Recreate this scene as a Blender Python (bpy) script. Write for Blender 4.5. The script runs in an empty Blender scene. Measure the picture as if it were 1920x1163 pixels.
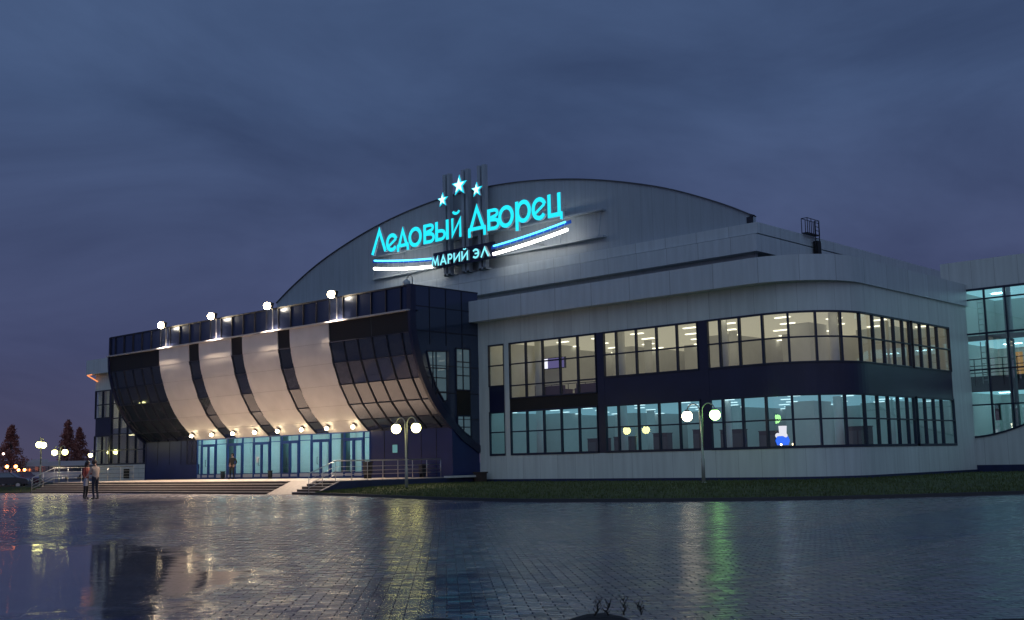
import bpy, bmesh, math, random
from mathutils import Vector, Matrix
random.seed(7)
R = math.radians
scene = bpy.context.scene
COL = scene.collection

# ------------------------------------------------------------------ camera
# X runs along the building front, Y into the building, Z up; metres
F_PX, PITCH, ROLL, YAW, EYE = 2123.8, .1324, -.0216, -.7413, 1.49
def cam_axis(d):
    x, y, z = d
    c, s = math.cos(ROLL), math.sin(ROLL); x, z = x*c - z*s, x*s + z*c
    c, s = math.cos(PITCH), math.sin(PITCH); y, z = y*c - z*s, y*s + z*c
    c, s = math.cos(YAW), math.sin(YAW); return Vector((x*c + y*s, -x*s + y*c, z))
right, fwd, up = cam_axis((1, 0, 0)), cam_axis((0, 1, 0)), cam_axis((0, 0, 1))
cd = bpy.data.cameras.new('camera'); cam = bpy.data.objects.new('camera', cd); COL.objects.link(cam)
cd.sensor_width = 36; cd.lens = F_PX/1920*36; cd.clip_start = .1; cd.clip_end = 3000
cam.matrix_world = Matrix(((right.x, up.x, -fwd.x, 0), (right.y, up.y, -fwd.y, 0), (right.z, up.z, -fwd.z, EYE), (0, 0, 0, 1)))
scene.camera = cam

# ------------------------------------------------------------------ view, sky, last daylight
scene.view_settings.view_transform = 'Standard'; scene.view_settings.look = 'None'
scene.view_settings.exposure = 0.0; scene.view_settings.gamma = 1
world = bpy.data.worlds.new('World'); scene.world = world; world.use_nodes = True
def build_world():
    nt = world.node_tree; nt.nodes.clear(); N = nt.nodes.new; L = nt.links.new
    out = N('ShaderNodeOutputWorld'); bg = N('ShaderNodeBackground'); bg.inputs[1].default_value = 1.0
    L(bg.outputs[0], out.inputs[0])
    tc = N('ShaderNodeTexCoord'); sep = N('ShaderNodeSeparateXYZ'); L(tc.outputs['Generated'], sep.inputs[0])
    # cloud deck: noise on directions flattened so that the streaks lie along the horizon
    mp = N('ShaderNodeMapping'); mp.inputs['Scale'].default_value = (1.5, 1.5, 3.6); mp.inputs['Location'].default_value = (3.1, .4, 2.2)
    L(tc.outputs['Generated'], mp.inputs[0])
    nz = N('ShaderNodeTexNoise'); nz.inputs['Scale'].default_value = 2.1; nz.inputs['Detail'].default_value = 7; nz.inputs['Roughness'].default_value = .55
    nz.inputs['Distortion'].default_value = .5
    L(mp.outputs[0], nz.inputs['Vector'])
    el = N('ShaderNodeValToRGB'); L(sep.outputs[2], el.inputs[0])
    cr = el.color_ramp; cr.elements[0].position = 0.0; cr.elements[0].color = (.060, .056, .104, 1)
    cr.elements[1].position = .9; cr.elements[1].color = (.054, .098, .195, 1)
    e = cr.elements.new(.10); e.color = (.048, .059, .130, 1)
    e = cr.elements.new(.30); e.color = (.041, .069, .150, 1)
    cl = N('ShaderNodeValToRGB'); L(nz.outputs['Fac'], cl.inputs[0])
    cl.color_ramp.elements[0].position = .30; cl.color_ramp.elements[0].color = (.84, .84, .87, 1)
    cl.color_ramp.elements[1].position = .72; cl.color_ramp.elements[1].color = (1.58, 1.54, 1.46, 1)
    mul = N('ShaderNodeMix'); mul.data_type = 'RGBA'; mul.blend_type = 'MULTIPLY'; mul.inputs['Factor'].default_value = 1
    L(el.outputs[0], mul.inputs[6]); L(cl.outputs[0], mul.inputs[7])
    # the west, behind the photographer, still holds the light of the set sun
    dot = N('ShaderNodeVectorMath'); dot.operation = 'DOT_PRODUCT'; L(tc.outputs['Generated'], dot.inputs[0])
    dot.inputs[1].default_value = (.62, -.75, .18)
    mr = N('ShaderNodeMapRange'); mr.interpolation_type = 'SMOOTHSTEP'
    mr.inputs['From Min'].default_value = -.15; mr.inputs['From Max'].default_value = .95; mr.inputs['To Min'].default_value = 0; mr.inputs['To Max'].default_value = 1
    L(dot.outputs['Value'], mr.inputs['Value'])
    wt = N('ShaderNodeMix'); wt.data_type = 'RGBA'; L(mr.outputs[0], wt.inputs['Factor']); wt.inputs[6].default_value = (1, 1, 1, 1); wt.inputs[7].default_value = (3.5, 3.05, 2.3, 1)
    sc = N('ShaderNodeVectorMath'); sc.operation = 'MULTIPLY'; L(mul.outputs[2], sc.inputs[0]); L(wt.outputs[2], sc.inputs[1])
    sky = N('ShaderNodeTexSky'); sky.sky_type = 'NISHITA'; sky.sun_disc = False; sky.sun_elevation = R(-4); sky.sun_rotation = R(140)
    ad = N('ShaderNodeMix'); ad.data_type = 'RGBA'; ad.blend_type = 'ADD'; ad.inputs['Factor'].default_value = .06
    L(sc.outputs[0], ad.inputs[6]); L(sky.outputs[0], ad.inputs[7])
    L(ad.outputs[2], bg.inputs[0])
build_world()
sd = bpy.data.lights.new('sun', 'SUN'); sd.energy = .03; sd.angle = R(40); sd.color = (.75, .8, 1)
sun = bpy.data.objects.new('sun', sd); COL.objects.link(sun)
sun.rotation_euler = Vector((-.62, .75, -.55)).to_track_quat('-Z', 'Y').to_euler()

# ------------------------------------------------------------------ materials
MAT = {}
def mat(name, col=(.5, .5, .5), rough=.5, metal=0, emit=None, es=0, spec=.5, var=0, vscale=3, bump=0, bscale=20, coat=0):
    if name in MAT: return MAT[name]
    m = bpy.data.materials.new(name); m.use_nodes = True; nt = m.node_tree; b = nt.nodes['Principled BSDF']
    b.inputs['Base Color'].default_value = (*col, 1); b.inputs['Roughness'].default_value = rough; b.inputs['Metallic'].default_value = metal
    b.inputs['Specular IOR Level'].default_value = spec; b.inputs['Coat Weight'].default_value = coat
    if emit: b.inputs['Emission Color'].default_value = (*emit, 1); b.inputs['Emission Strength'].default_value = es
    tc = nt.nodes.new('ShaderNodeTexCoord')
    if var:
        n = nt.nodes.new('ShaderNodeTexNoise'); n.inputs['Scale'].default_value = vscale; n.inputs['Detail'].default_value = 5
        nt.links.new(tc.outputs['Object'], n.inputs['Vector'])
        r = nt.nodes.new('ShaderNodeValToRGB'); nt.links.new(n.outputs['Fac'], r.inputs[0])
        r.color_ramp.elements[0].position = .3; r.color_ramp.elements[1].position = .7
        r.color_ramp.elements[0].color = (*[c*(1-var) for c in col], 1); r.color_ramp.elements[1].color = (*[min(1, c*(1+var)) for c in col], 1)
        nt.links.new(r.outputs[0], b.inputs['Base Color'])
    if bump:
        n2 = nt.nodes.new('ShaderNodeTexNoise'); n2.inputs['Scale'].default_value = bscale; n2.inputs['Detail'].default_value = 3
        nt.links.new(tc.outputs['Object'], n2.inputs['Vector'])
        bp = nt.nodes.new('ShaderNodeBump'); bp.inputs['Strength'].default_value = bump; bp.inputs['Distance'].default_value = .02
        nt.links.new(n2.outputs['Fac'], bp.inputs['Height']); nt.links.new(bp.outputs[0], b.inputs['Normal'])
    MAT[name] = m; return m
def glass(name, tint=(.9, .95, .95), refl=.10):
    m = bpy.data.materials.new(name); m.use_nodes = True; nt = m.node_tree; nt.nodes.clear(); N = nt.nodes.new; L = nt.links.new
    o = N('ShaderNodeOutputMaterial'); mx = N('ShaderNodeMixShader'); t = N('ShaderNodeBsdfTransparent'); g = N('ShaderNodeBsdfGlossy')
    t.inputs[0].default_value = (*tint, 1); g.inputs['Roughness'].default_value = .01; g.inputs[0].default_value = (.95, .97, 1, 1)
    lw = N('ShaderNodeLayerWeight'); lw.inputs[0].default_value = .5; fr = N('ShaderNodeMath'); fr.operation = 'POWER'; fr.inputs[1].default_value = 4.5; L(lw.outputs['Facing'], fr.inputs[0]); ad = N('ShaderNodeMath'); ad.inputs[1].default_value = refl; ad.use_clamp = True
    L(fr.outputs[0], ad.inputs[0]); L(ad.outputs[0], mx.inputs[0]); L(t.outputs[0], mx.inputs[1]); L(g.outputs[0], mx.inputs[2]); L(mx.outputs[0], o.inputs[0])
    MAT[name] = m; return m
def coated(name, base=(.01, .012, .018), refl=.3, rough=.02, tint=(.8, .85, 1), wav=.0):
    m = bpy.data.materials.new(name); m.use_nodes = True; nt = m.node_tree; nt.nodes.clear(); N = nt.nodes.new; L = nt.links.new
    o = N('ShaderNodeOutputMaterial'); mx = N('ShaderNodeMixShader'); d = N('ShaderNodeBsdfDiffuse'); g = N('ShaderNodeBsdfGlossy')
    d.inputs[0].default_value = (*base, 1); g.inputs['Roughness'].default_value = rough; g.inputs[0].default_value = (*tint, 1)
    lw = N('ShaderNodeLayerWeight'); lw.inputs[0].default_value = .5; fr = N('ShaderNodeMath'); fr.operation = 'POWER'; fr.inputs[1].default_value = 4.5; L(lw.outputs['Facing'], fr.inputs[0]); ad = N('ShaderNodeMath'); ad.inputs[1].default_value = refl; ad.use_clamp = True
    if wav:
        tc = N('ShaderNodeTexCoord'); n2 = N('ShaderNodeTexNoise'); n2.inputs['Scale'].default_value = 1.3; L(tc.outputs['Object'], n2.inputs['Vector'])
        bp = N('ShaderNodeBump'); bp.inputs['Strength'].default_value = wav; bp.inputs['Distance'].default_value = .03
        L(n2.outputs['Fac'], bp.inputs['Height']); L(bp.outputs[0], g.inputs['Normal'])
    L(fr.outputs[0], ad.inputs[0]); L(ad.outputs[0], mx.inputs[0]); L(d.outputs[0], mx.inputs[1]); L(g.outputs[0], mx.inputs[2]); L(mx.outputs[0], o.inputs[0])
    MAT[name] = m; return m
def emitter(name, col, s):
    m = bpy.data.materials.new(name); m.use_nodes = True; nt = m.node_tree; nt.nodes.clear()
    o = nt.nodes.new('ShaderNodeOutputMaterial'); e = nt.nodes.new('ShaderNodeEmission'); e.inputs[0].default_value = (*col, 1); e.inputs[1].default_value = s
    nt.links.new(e.outputs[0], o.inputs[0]); MAT[name] = m; return m

def cladding(name, col, step=1.3, rough=.45, var=.05):
    """metal cassette cladding: faint seams, each sheet a hair different, light rain streaks"""
    m = bpy.data.materials.new(name); m.use_nodes = True; nt = m.node_tree; N = nt.nodes.new; L = nt.links.new; b = nt.nodes['Principled BSDF']
    b.inputs['Roughness'].default_value = rough
    tc = N('ShaderNodeTexCoord'); sp = N('ShaderNodeSeparateXYZ'); L(tc.outputs['Object'], sp.inputs[0])
    ad = N('ShaderNodeMath'); L(sp.outputs[0], ad.inputs[0]); L(sp.outputs[1], ad.inputs[1])
    dv = N('ShaderNodeMath'); dv.operation = 'DIVIDE'; dv.inputs[1].default_value = step; L(ad.outputs[0], dv.inputs[0])
    fl = N('ShaderNodeMath'); fl.operation = 'FLOOR'; L(dv.outputs[0], fl.inputs[0])
    fc = N('ShaderNodeMath'); fc.operation = 'FRACT'; L(dv.outputs[0], fc.inputs[0])
    wn = N('ShaderNodeTexWhiteNoise'); wn.noise_dimensions = '1D'; L(fl.outputs[0], wn.inputs['W'])
    seam = N('ShaderNodeMath'); seam.operation = 'LESS_THAN'; seam.inputs[1].default_value = .018; L(fc.outputs[0], seam.inputs[0])
    mp = N('ShaderNodeMapping'); mp.inputs['Scale'].default_value = (3, 3, .25); L(tc.outputs['Object'], mp.inputs[0])
    nz = N('ShaderNodeTexNoise'); nz.inputs['Scale'].default_value = 1.2; nz.inputs['Detail'].default_value = 6; L(mp.outputs[0], nz.inputs['Vector'])
    k = N('ShaderNodeMath'); k.operation = 'MULTIPLY_ADD'; k.inputs[1].default_value = var; k.inputs[2].default_value = 1 - var/2; L(wn.outputs['Value'], k.inputs[0])
    k2 = N('ShaderNodeMath'); k2.operation = 'MULTIPLY_ADD'; k2.inputs[1].default_value = .42; k2.inputs[2].default_value = .79; L(nz.outputs['Fac'], k2.inputs[0])
    k3 = N('ShaderNodeMath'); k3.operation = 'MULTIPLY'; L(k.outputs[0], k3.inputs[0]); L(k2.outputs[0], k3.inputs[1])
    s2 = N('ShaderNodeMath'); s2.operation = 'MULTIPLY_ADD'; s2.inputs[1].default_value = -.34; s2.inputs[2].default_value = 1; L(seam.outputs[0], s2.inputs[0])
    k4 = N('ShaderNodeMath'); k4.operation = 'MULTIPLY'; L(k3.outputs[0], k4.inputs[0]); L(s2.outputs[0], k4.inputs[1])
    v = N('ShaderNodeVectorMath'); v.operation = 'SCALE'; v.inputs[0].default_value = col; L(k4.outputs[0], v.inputs['Scale'])
    L(v.outputs[0], b.inputs['Base Color']); MAT[name] = m; return m

M_wall = cladding('white_cladding', (.60, .65, .62), 1.28, .45, .09)
M_fascia = cladding('fascia_cladding', (.50, .55, .58), 2.56, .4, .05)
M_gable = cladding('gable_cladding', (.34, .39, .44), 1.0, .5, .05)
M_canopywhite = mat('canopy_white', (.58, .555, .535), .5, var=.07, vscale=.9)
M_navy = mat('navy_panel', (.011, .022, .10), .35, var=.15, vscale=.8)
M_navydark = mat('navy_band', (.012, .016, .05), .3, var=.15, vscale=.8)
M_plinth = mat('navy_plinth', (.012, .020, .075), .5, var=.2, vscale=2)
M_black = mat('black_panel', (.008, .007, .007), .6)
M_frame = mat('window_frame', (.012, .018, .045), .4)
M_door = mat('blue_door_frame', (.012, .045, .20), .35)
M_trim = mat('dark_trim', (.01, .012, .025), .45)
M_glass = glass('window_glass', (.93, .96, .96), .11)
M_doorglass = glass('door_glass', (.92, .96, .96), .03)
M_mirror = coated('canopy_glass', (.034, .040, .054), .135, .05, (.85, .88, 1), .06)
M_band = coated('band_glass', (.020, .028, .062), .07, .24, (.65, .75, 1), .04)
M_side = coated('side_cladding_glass', (.03, .042, .075), .08, .08, (.7, .8, 1), .04)
M_steel = mat('steel_rail', (.55, .54, .52), .3, .9)
M_pole = mat('lamp_pole_paint', (.32, .32, .29), .4, .3)
M_dark = mat('dark_plastic', (.02, .02, .022), .5)
M_interior = mat('interior_plaster', (.62, .62, .60), .8, var=.03)
M_slab = mat('interior_floor', (.32, .31, .29), .35, var=.1)
M_ceil = mat('interior_ceiling', (.72, .72, .70), .8)
M_ceil_up = mat('ceiling_fill_glow_warm', (.7, .7, .68), .8, emit=(1, .91, .62), es=.34)  # this and the following ceilings get an added glow to brighten the rooms
M_ceil_lo = mat('ceiling_fill_glow_cool', (.7, .7, .7), .8, emit=(.34, .84, 1.05), es=.32)
M_ceil_annex = mat('ceiling_fill_glow_annex', (.7, .7, .7), .8, emit=(.34, .86, 1.0), es=.55)
M_ceil_lobby = mat('ceiling_fill_glow_lobby', (.7, .7, .7), .8, emit=(.38, .88, 1.02), es=.6)
M_lamp_up = emitter('warm_ceiling_lamp', (1, .94, .68), 2.6)
M_lamp_lo = emitter('cool_ceiling_lamp', (.6, .92, 1.0), 1.6)
M_lamp_lobby = emitter('lobby_ceiling_lamp', (.42, .90, 1.02), 20)
M_granite = mat('platform_granite', (.42, .36, .31), .35, var=.14, vscale=6, bump=.15, bscale=30)
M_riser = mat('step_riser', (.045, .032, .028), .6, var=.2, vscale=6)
M_flood = emitter('flood_bulb', (1, .80, .50), 70)
M_wallbulb = emitter('wall_bulb', (1, .80, .48), 48)
M_globe = emitter('globe_yellow', (1, .94, .34), 13)
M_globegreen = emitter('globe_green', (.40, 1, .26), 11)
M_globewarm = emitter('globe_warm', (1, .86, .60), 9)
M_orange = emitter('globe_orange', (1, .25, .06), 22)
M_pink = emitter('globe_pink', (1, .62, .50), 8)

# ------------------------------------------------------------------ mesh helper
class MB:
    def __init__(s): s.v = []; s.f = []; s.m = []; s.mi = 0; s.smooth = []
    def face(s, pts, smooth=False):
        k = len(s.v); s.v += [tuple(p) for p in pts]; s.f.append(list(range(k, k+len(pts)))); s.m.append(s.mi); s.smooth.append(smooth)
    def mesh(s, vs, fs, smooth=False):
        k = len(s.v); s.v += [tuple(p) for p in vs]
        for f in fs: s.f.append([i+k for i in f]); s.m.append(s.mi); s.smooth.append(smooth)
        return s
    def box(s, x0, x1, y0, y1, z0, z1):
        vs = [(x, y, z) for z in (z0, z1) for y in (y0, y1) for x in (x0, x1)]
        return s.mesh(vs, [(0, 2, 3, 1), (4, 5, 7, 6), (0, 1, 5, 4), (2, 6, 7, 3), (0, 4, 6, 2), (1, 3, 7, 5)])
    def bar(s, a, b, w, h=None):                     # a straight bar of rectangular section
        a, b = Vector(a), Vector(b); h = h or w; d = (b-a).normalized()
        u = d.cross(Vector((0, 0, 1)));  u = u.normalized() if u.length > 1e-4 else Vector((1, 0, 0)); v = u.cross(d)
        vs = [p + u*i*w/2 + v*j*h/2 for p in (a, b) for i, j in ((-1, -1), (1, -1), (1, 1), (-1, 1))]
        return s.mesh(vs, [(3, 2, 1, 0), (4, 5, 6, 7)] + [(i, (i+1) % 4, 4+(i+1) % 4, 4+i) for i in range(4)])
    def tube(s, pts, r, n=8):
        pts = [Vector(p) for p in pts]; rr = r if isinstance(r, (list, tuple)) else [r]*len(pts); vs = []; fs = []
        ref = None
        for i, p in enumerate(pts):
            d = (pts[min(i+1, len(pts)-1)] - pts[max(i-1, 0)]).normalized()
            if ref is None: ref = Vector((1, 0, 0)) if abs(d.x) < .9 else Vector((0, 1, 0))
            u = d.cross(ref).normalized(); ref = u.cross(d); v = ref
            vs += [p + (u*math.cos(a) + v*math.sin(a))*rr[i] for a in [2*math.pi*k/n for k in range(n)]]
        for i in range(len(pts)-1):
            for k in range(n): fs.append((i*n+k, i*n+(k+1) % n, (i+1)*n+(k+1) % n, (i+1)*n+k))
        s.mesh(vs, fs, True); k = len(s.v) - len(vs)
        s.f.append([k+i for i in range(n)][::-1]); s.m.append(s.mi); s.smooth.append(False)
        s.f.append([k+(len(pts)-1)*n+i for i in range(n)]); s.m.append(s.mi); s.smooth.append(False)
        return s
    def ball(s, c, r, n=16, m=10, sz=1.0):
        vs = [(c[0], c[1], c[2]+r*sz)]; fs = []
        for i in range(1, m):
            t = math.pi*i/m
            vs += [(c[0]+r*math.sin(t)*math.cos(2*math.pi*k/n), c[1]+r*math.sin(t)*math.sin(2*math.pi*k/n), c[2]+r*sz*math.cos(t)) for k in range(n)]
        vs.append((c[0], c[1], c[2]-r*sz)); e = len(vs)-1
        for k in range(n):
            fs.append((0, 1+k, 1+(k+1) % n)); fs.append((e, e-n+(k+1) % n, e-n+k))
            for i in range(m-2): fs.append((1+i*n+k, 1+(i+1)*n+k, 1+(i+1)*n+(k+1) % n, 1+i*n+(k+1) % n))
        return s.mesh(vs, fs, True)
    def prism(s, poly, vec):                          # polygon (3D points) pushed along vec
        v = Vector(vec); a = [Vector(p) for p in poly]; b = [p+v for p in a]; n = len(a)
        return s.mesh(a+b, [tuple(range(n))[::-1], tuple(range(n, 2*n))] + [(i, (i+1) % n, n+(i+1) % n, n+i) for i in range(n)])
    def build(s, name, m, parent=None, kind=None):
        me = bpy.data.meshes.new(name); off = Vector(parent['_w']) if parent is not None and '_w' in parent else Vector((0, 0, 0))
        me.from_pydata([Vector(p)-off for p in s.v], [], s.f)
        for x in (m if isinstance(m, (list, tuple)) else [m]): me.materials.append(x)
        for p, i, sm in zip(me.polygons, s.m, s.smooth): p.material_index = i; p.use_smooth = sm
        bm = bmesh.new(); bm.from_mesh(me); bmesh.ops.recalc_face_normals(bm, faces=bm.faces); bm.to_mesh(me); bm.free()
        o = bpy.data.objects.new(name, me); COL.objects.link(o)
        if parent is not None: o.parent = parent
        o['_w'] = tuple(off)
        if kind: o['kind'] = kind
        return o
def thing(name, label, cat, loc=(0, 0, 0), group=None):
    o = bpy.data.objects.new(name, None); COL.objects.link(o); o.location = loc; o['label'] = label; o['category'] = cat; o['_w'] = tuple(loc)
    o.empty_display_size = .3
    if group: o['group'] = group
    return o
def tag(o, label, cat, group=None):
    o['label'] = label; o['category'] = cat
    if group: o['group'] = group
    return o
def struct(name, mb, m):
    return mb.build(name, m, None, 'structure')
def copy_tree(o, parent=None):
    kids = [c for c in o.children]
    c = o.copy(); COL.objects.link(c)
    if parent is not None: c.parent = parent
    for k in kids: copy_tree(k, c)
    return c
def place(o, loc, rz=0, label=None):
    o.location = loc; o.rotation_euler = (0, 0, rz)
    if label: o['label'] = label
    return o

# ------------------------------------------------------------------ ground, plaza, lawn, platform and steps
def paving(name, wet=1.0):
    m = bpy.data.materials.new(name); m.use_nodes = True; nt = m.node_tree; N = nt.nodes.new; L = nt.links.new; b = nt.nodes['Principled BSDF']
    tc = N('ShaderNodeTexCoord'); mp = N('ShaderNodeMapping'); mp.inputs['Rotation'].default_value = (0, 0, R(-46)); L(tc.outputs['Object'], mp.inputs[0])
    br = N('ShaderNodeTexBrick'); br.inputs['Scale'].default_value = 1; br.inputs['Brick Width'].default_value = .28; br.inputs['Row Height'].default_value = .14
    br.inputs['Mortar Size'].default_value = .009; br.inputs['Mortar Smooth'].default_value = .3; br.inputs['Bias'].default_value = 0
    br.inputs['Color1'].default_value = (.11, .105, .14, 1); br.inputs['Color2'].default_value = (.23, .195, .215, 1); br.inputs['Mortar'].default_value = (.035, .035, .045, 1)
    L(mp.outputs[0], br.inputs['Vector'])
    b2 = N('ShaderNodeTexBrick')
    for k in ('Scale', 'Brick Width', 'Row Height', 'Mortar Size', 'Mortar Smooth', 'Bias'): b2.inputs[k].default_value = br.inputs[k].default_value
    b2.inputs['Color1'].default_value = (0, 0, 0, 1); b2.inputs['Color2'].default_value = (1, 1, 1, 1); b2.inputs['Mortar'].default_value = (.5, .5, .5, 1); L(mp.outputs[0], b2.inputs['Vector'])
    # laid bands of a bluer, smoother stone that cross the plaza on the slant
    sp = N('ShaderNodeSeparateXYZ'); mp2 = N('ShaderNodeMapping'); mp2.inputs['Rotation'].default_value = (0, 0, R(-2)); L(tc.outputs['Object'], mp2.inputs[0]); L(mp2.outputs[0], sp.inputs[0])
    md = N('ShaderNodeMath'); md.operation = 'PINGPONG'; md.inputs[1].default_value = 9.0; a0 = N('ShaderNodeMath'); a0.inputs[1].default_value = 17.95
    L(sp.outputs[0], a0.inputs[0]); L(a0.outputs[0], md.inputs[0])
    st = N('ShaderNodeMapRange'); st.inputs['From Min'].default_value = 7.2; st.inputs['From Max'].default_value = 7.3; L(md.outputs[0], st.inputs['Value'])
    bandc = N('ShaderNodeMix'); bandc.data_type = 'RGBA'; bandc.blend_type = 'MULTIPLY'; L(st.outputs[0], bandc.inputs['Factor']); L(br.outputs['Color'], bandc.inputs[6]); bandc.inputs[7].default_value = (.40, .52, .85, 1)
    # wear
    n1 = N('ShaderNodeTexNoise'); n1.inputs['Scale'].default_value = .12; n1.inputs['Detail'].default_value = 2; L(tc.outputs['Object'], n1.inputs['Vector'])
    r1 = N('ShaderNodeMapRange'); r1.inputs['From Min'].default_value = .35; r1.inputs['From Max'].default_value = .68; r1.inputs['To Min'].default_value = .13; r1.inputs['To Max'].default_value = .21
    L(n1.outputs['Fac'], r1.inputs['Value'])
    rb = N('ShaderNodeMath'); rb.operation = 'MULTIPLY_ADD'; rb.inputs[1].default_value = -.05; L(st.outputs[0], rb.inputs[0]); L(r1.outputs[0], rb.inputs[2])
    # beads of standing water in the joints and hollows: small, sparse and mirror smooth
    n4 = N('ShaderNodeTexNoise'); n4.inputs['Scale'].default_value = 4.5; n4.inputs['Detail'].default_value = 4; L(tc.outputs['Object'], n4.inputs['Vector'])
    w4 = N('ShaderNodeMapRange'); w4.inputs['From Min'].default_value = .62; w4.inputs['From Max'].default_value = .645; L(n4.outputs['Fac'], w4.inputs['Value'])
    rm = N('ShaderNodeMix'); rm.data_type = 'FLOAT'; L(w4.outputs[0], rm.inputs[0]); L(rb.outputs[0], rm.inputs[2]); rm.inputs[3].default_value = .06
    rv = N('ShaderNodeMath'); rv.operation = 'MULTIPLY_ADD'; rv.inputs[1].default_value = .13; L(b2.outputs['Color'], rv.inputs[0]); L(rm.outputs[0], rv.inputs[2])
    # the sunken corner at the near left stands under a film of water that thins out between the blocks
    pm = N('ShaderNodeMapping'); pm.vector_type = 'TEXTURE'; pm.inputs['Location'].default_value = (-16.6, 8.1, 0); pm.inputs['Rotation'].default_value = (0, 0, R(-24)); pm.inputs['Scale'].default_value = (7.6, 2.7, 1); L(tc.outputs['Object'], pm.inputs[0])
    ln = N('ShaderNodeVectorMath'); ln.operation = 'LENGTH'; L(pm.outputs[0], ln.inputs[0])
    pn = N('ShaderNodeTexNoise'); pn.inputs['Scale'].default_value = .55; pn.inputs['Detail'].default_value = 6; pn.inputs['Roughness'].default_value = .6; L(tc.outputs['Object'], pn.inputs['Vector'])
    pa = N('ShaderNodeMath'); pa.operation = 'MULTIPLY_ADD'; pa.inputs[1].default_value = 1.7; L(pn.outputs['Fac'], pa.inputs[0]); L(ln.outputs['Value'], pa.inputs[2])
    wet = N('ShaderNodeMapRange'); wet.interpolation_type = 'SMOOTHSTEP'; wet.inputs['From Min'].default_value = 1.92; wet.inputs['From Max'].default_value = 1.50; L(pa.outputs[0], wet.inputs['Value'])
    inv = N('ShaderNodeMath'); inv.operation = 'MULTIPLY_ADD'; inv.inputs[1].default_value = -.93; inv.inputs[2].default_value = 1; L(wet.outputs[0], inv.inputs[0])
    jr = N('ShaderNodeMix'); jr.data_type = 'FLOAT'; L(br.outputs['Fac'], jr.inputs[0]); L(rv.outputs[0], jr.inputs[2]); jr.inputs[3].default_value = .6
    wr = N('ShaderNodeMix'); wr.data_type = 'FLOAT'; L(wet.outputs[0], wr.inputs[0]); L(jr.outputs[0], wr.inputs[2]); wr.inputs[3].default_value = .05
    L(wr.outputs[0], b.inputs['Roughness'])
    sl = N('ShaderNodeMapRange'); sl.inputs['To Min'].default_value = .52; sl.inputs['To Max'].default_value = .15; L(br.outputs['Fac'], sl.inputs['Value']); L(sl.outputs[0], b.inputs['Specular IOR Level'])
    n3 = N('ShaderNodeTexNoise'); n3.inputs['Scale'].default_value = 1.4; n3.inputs['Detail'].default_value = 5; L(tc.outputs['Object'], n3.inputs['Vector'])
    k = N('ShaderNodeMapRange'); k.inputs['To Min'].default_value = .55; k.inputs['To Max'].default_value = 1.45; L(n3.outputs['Fac'], k.inputs['Value'])
    v = N('ShaderNodeVectorMath'); v.operation = 'SCALE'; L(bandc.outputs[2], v.inputs[0]); L(k.outputs[0], v.inputs['Scale']); L(v.outputs[0], b.inputs['Base Color'])
    n2 = N('ShaderNodeTexNoise'); n2.inputs['Scale'].default_value = 26; n2.inputs['Detail'].default_value = 2; L(tc.outputs['Object'], n2.inputs['Vector'])
    ad = N('ShaderNodeMath'); ad.operation = 'MULTIPLY_ADD'; ad.inputs[1].default_value = .5; L(n2.outputs['Fac'], ad.inputs[0])
    iv = N('ShaderNodeMath'); iv.operation = 'SUBTRACT'; iv.inputs[0].default_value = 1; L(br.outputs['Fac'], iv.inputs[1]); L(iv.outputs[0], ad.inputs[2])
    bp = N('ShaderNodeBump'); bp.inputs['Strength'].default_value = .7; bp.inputs['Distance'].default_value = .012; L(ad.outputs[0], bp.inputs['Height'])
    # every block is bedded a little off level, so each throws the lamps its own way
    wn = N('ShaderNodeTexWhiteNoise'); wn.noise_dimensions = '3D'; L(b2.outputs['Color'], wn.inputs['Vector'])
    su = N('ShaderNodeVectorMath'); su.operation = 'SUBTRACT'; su.inputs[1].default_value = (.5, .5, .5); L(wn.outputs['Color'], su.inputs[0])
    tl = N('ShaderNodeVectorMath'); tl.operation = 'MULTIPLY'; tl.inputs[1].default_value = (.09, .09, 0); L(su.outputs[0], tl.inputs[0])
    bs = N('ShaderNodeMath'); bs.operation = 'MULTIPLY'; bs.inputs[1].default_value = .7; L(inv.outputs[0], bs.inputs[0]); L(bs.outputs[0], bp.inputs['Strength'])
    t2 = N('ShaderNodeVectorMath'); t2.operation = 'SCALE'; L(tl.outputs[0], t2.inputs[0]); L(inv.outputs[0], t2.inputs['Scale'])
    an = N('ShaderNodeVectorMath'); L(bp.outputs[0], an.inputs[0]); L(t2.outputs[0], an.inputs[1])
    nn = N('ShaderNodeVectorMath'); nn.operation = 'NORMALIZE'; L(an.outputs[0], nn.inputs[0]); L(nn.outputs[0], b.inputs['Normal'])
    MAT[name] = m; return m
M_pave = paving('wet_paving')
M_asphalt = mat('wet_asphalt', (.035, .035, .04), .35, var=.3, vscale=.2)
M_grass = mat('lawn_turf', (.050, .066, .012), .9, var=.45, vscale=2.2, bump=.5, bscale=25)
M_blade = mat('grass_blade', (.060, .080, .015), .7, var=.4, vscale=1.5)

g = MB(); g.face([(-1500, -1500, -.02), (1500, -1500, -.02), (1500, 1500, -.02), (-1500, 1500, -.02)]); struct('ground', g, M_asphalt)
g = MB(); g.face([(-89, -70, 0), (60, -70, 0), (60, 66, 0), (-89, 66, 0)]); struct('plaza_paving', g, M_pave)

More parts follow.
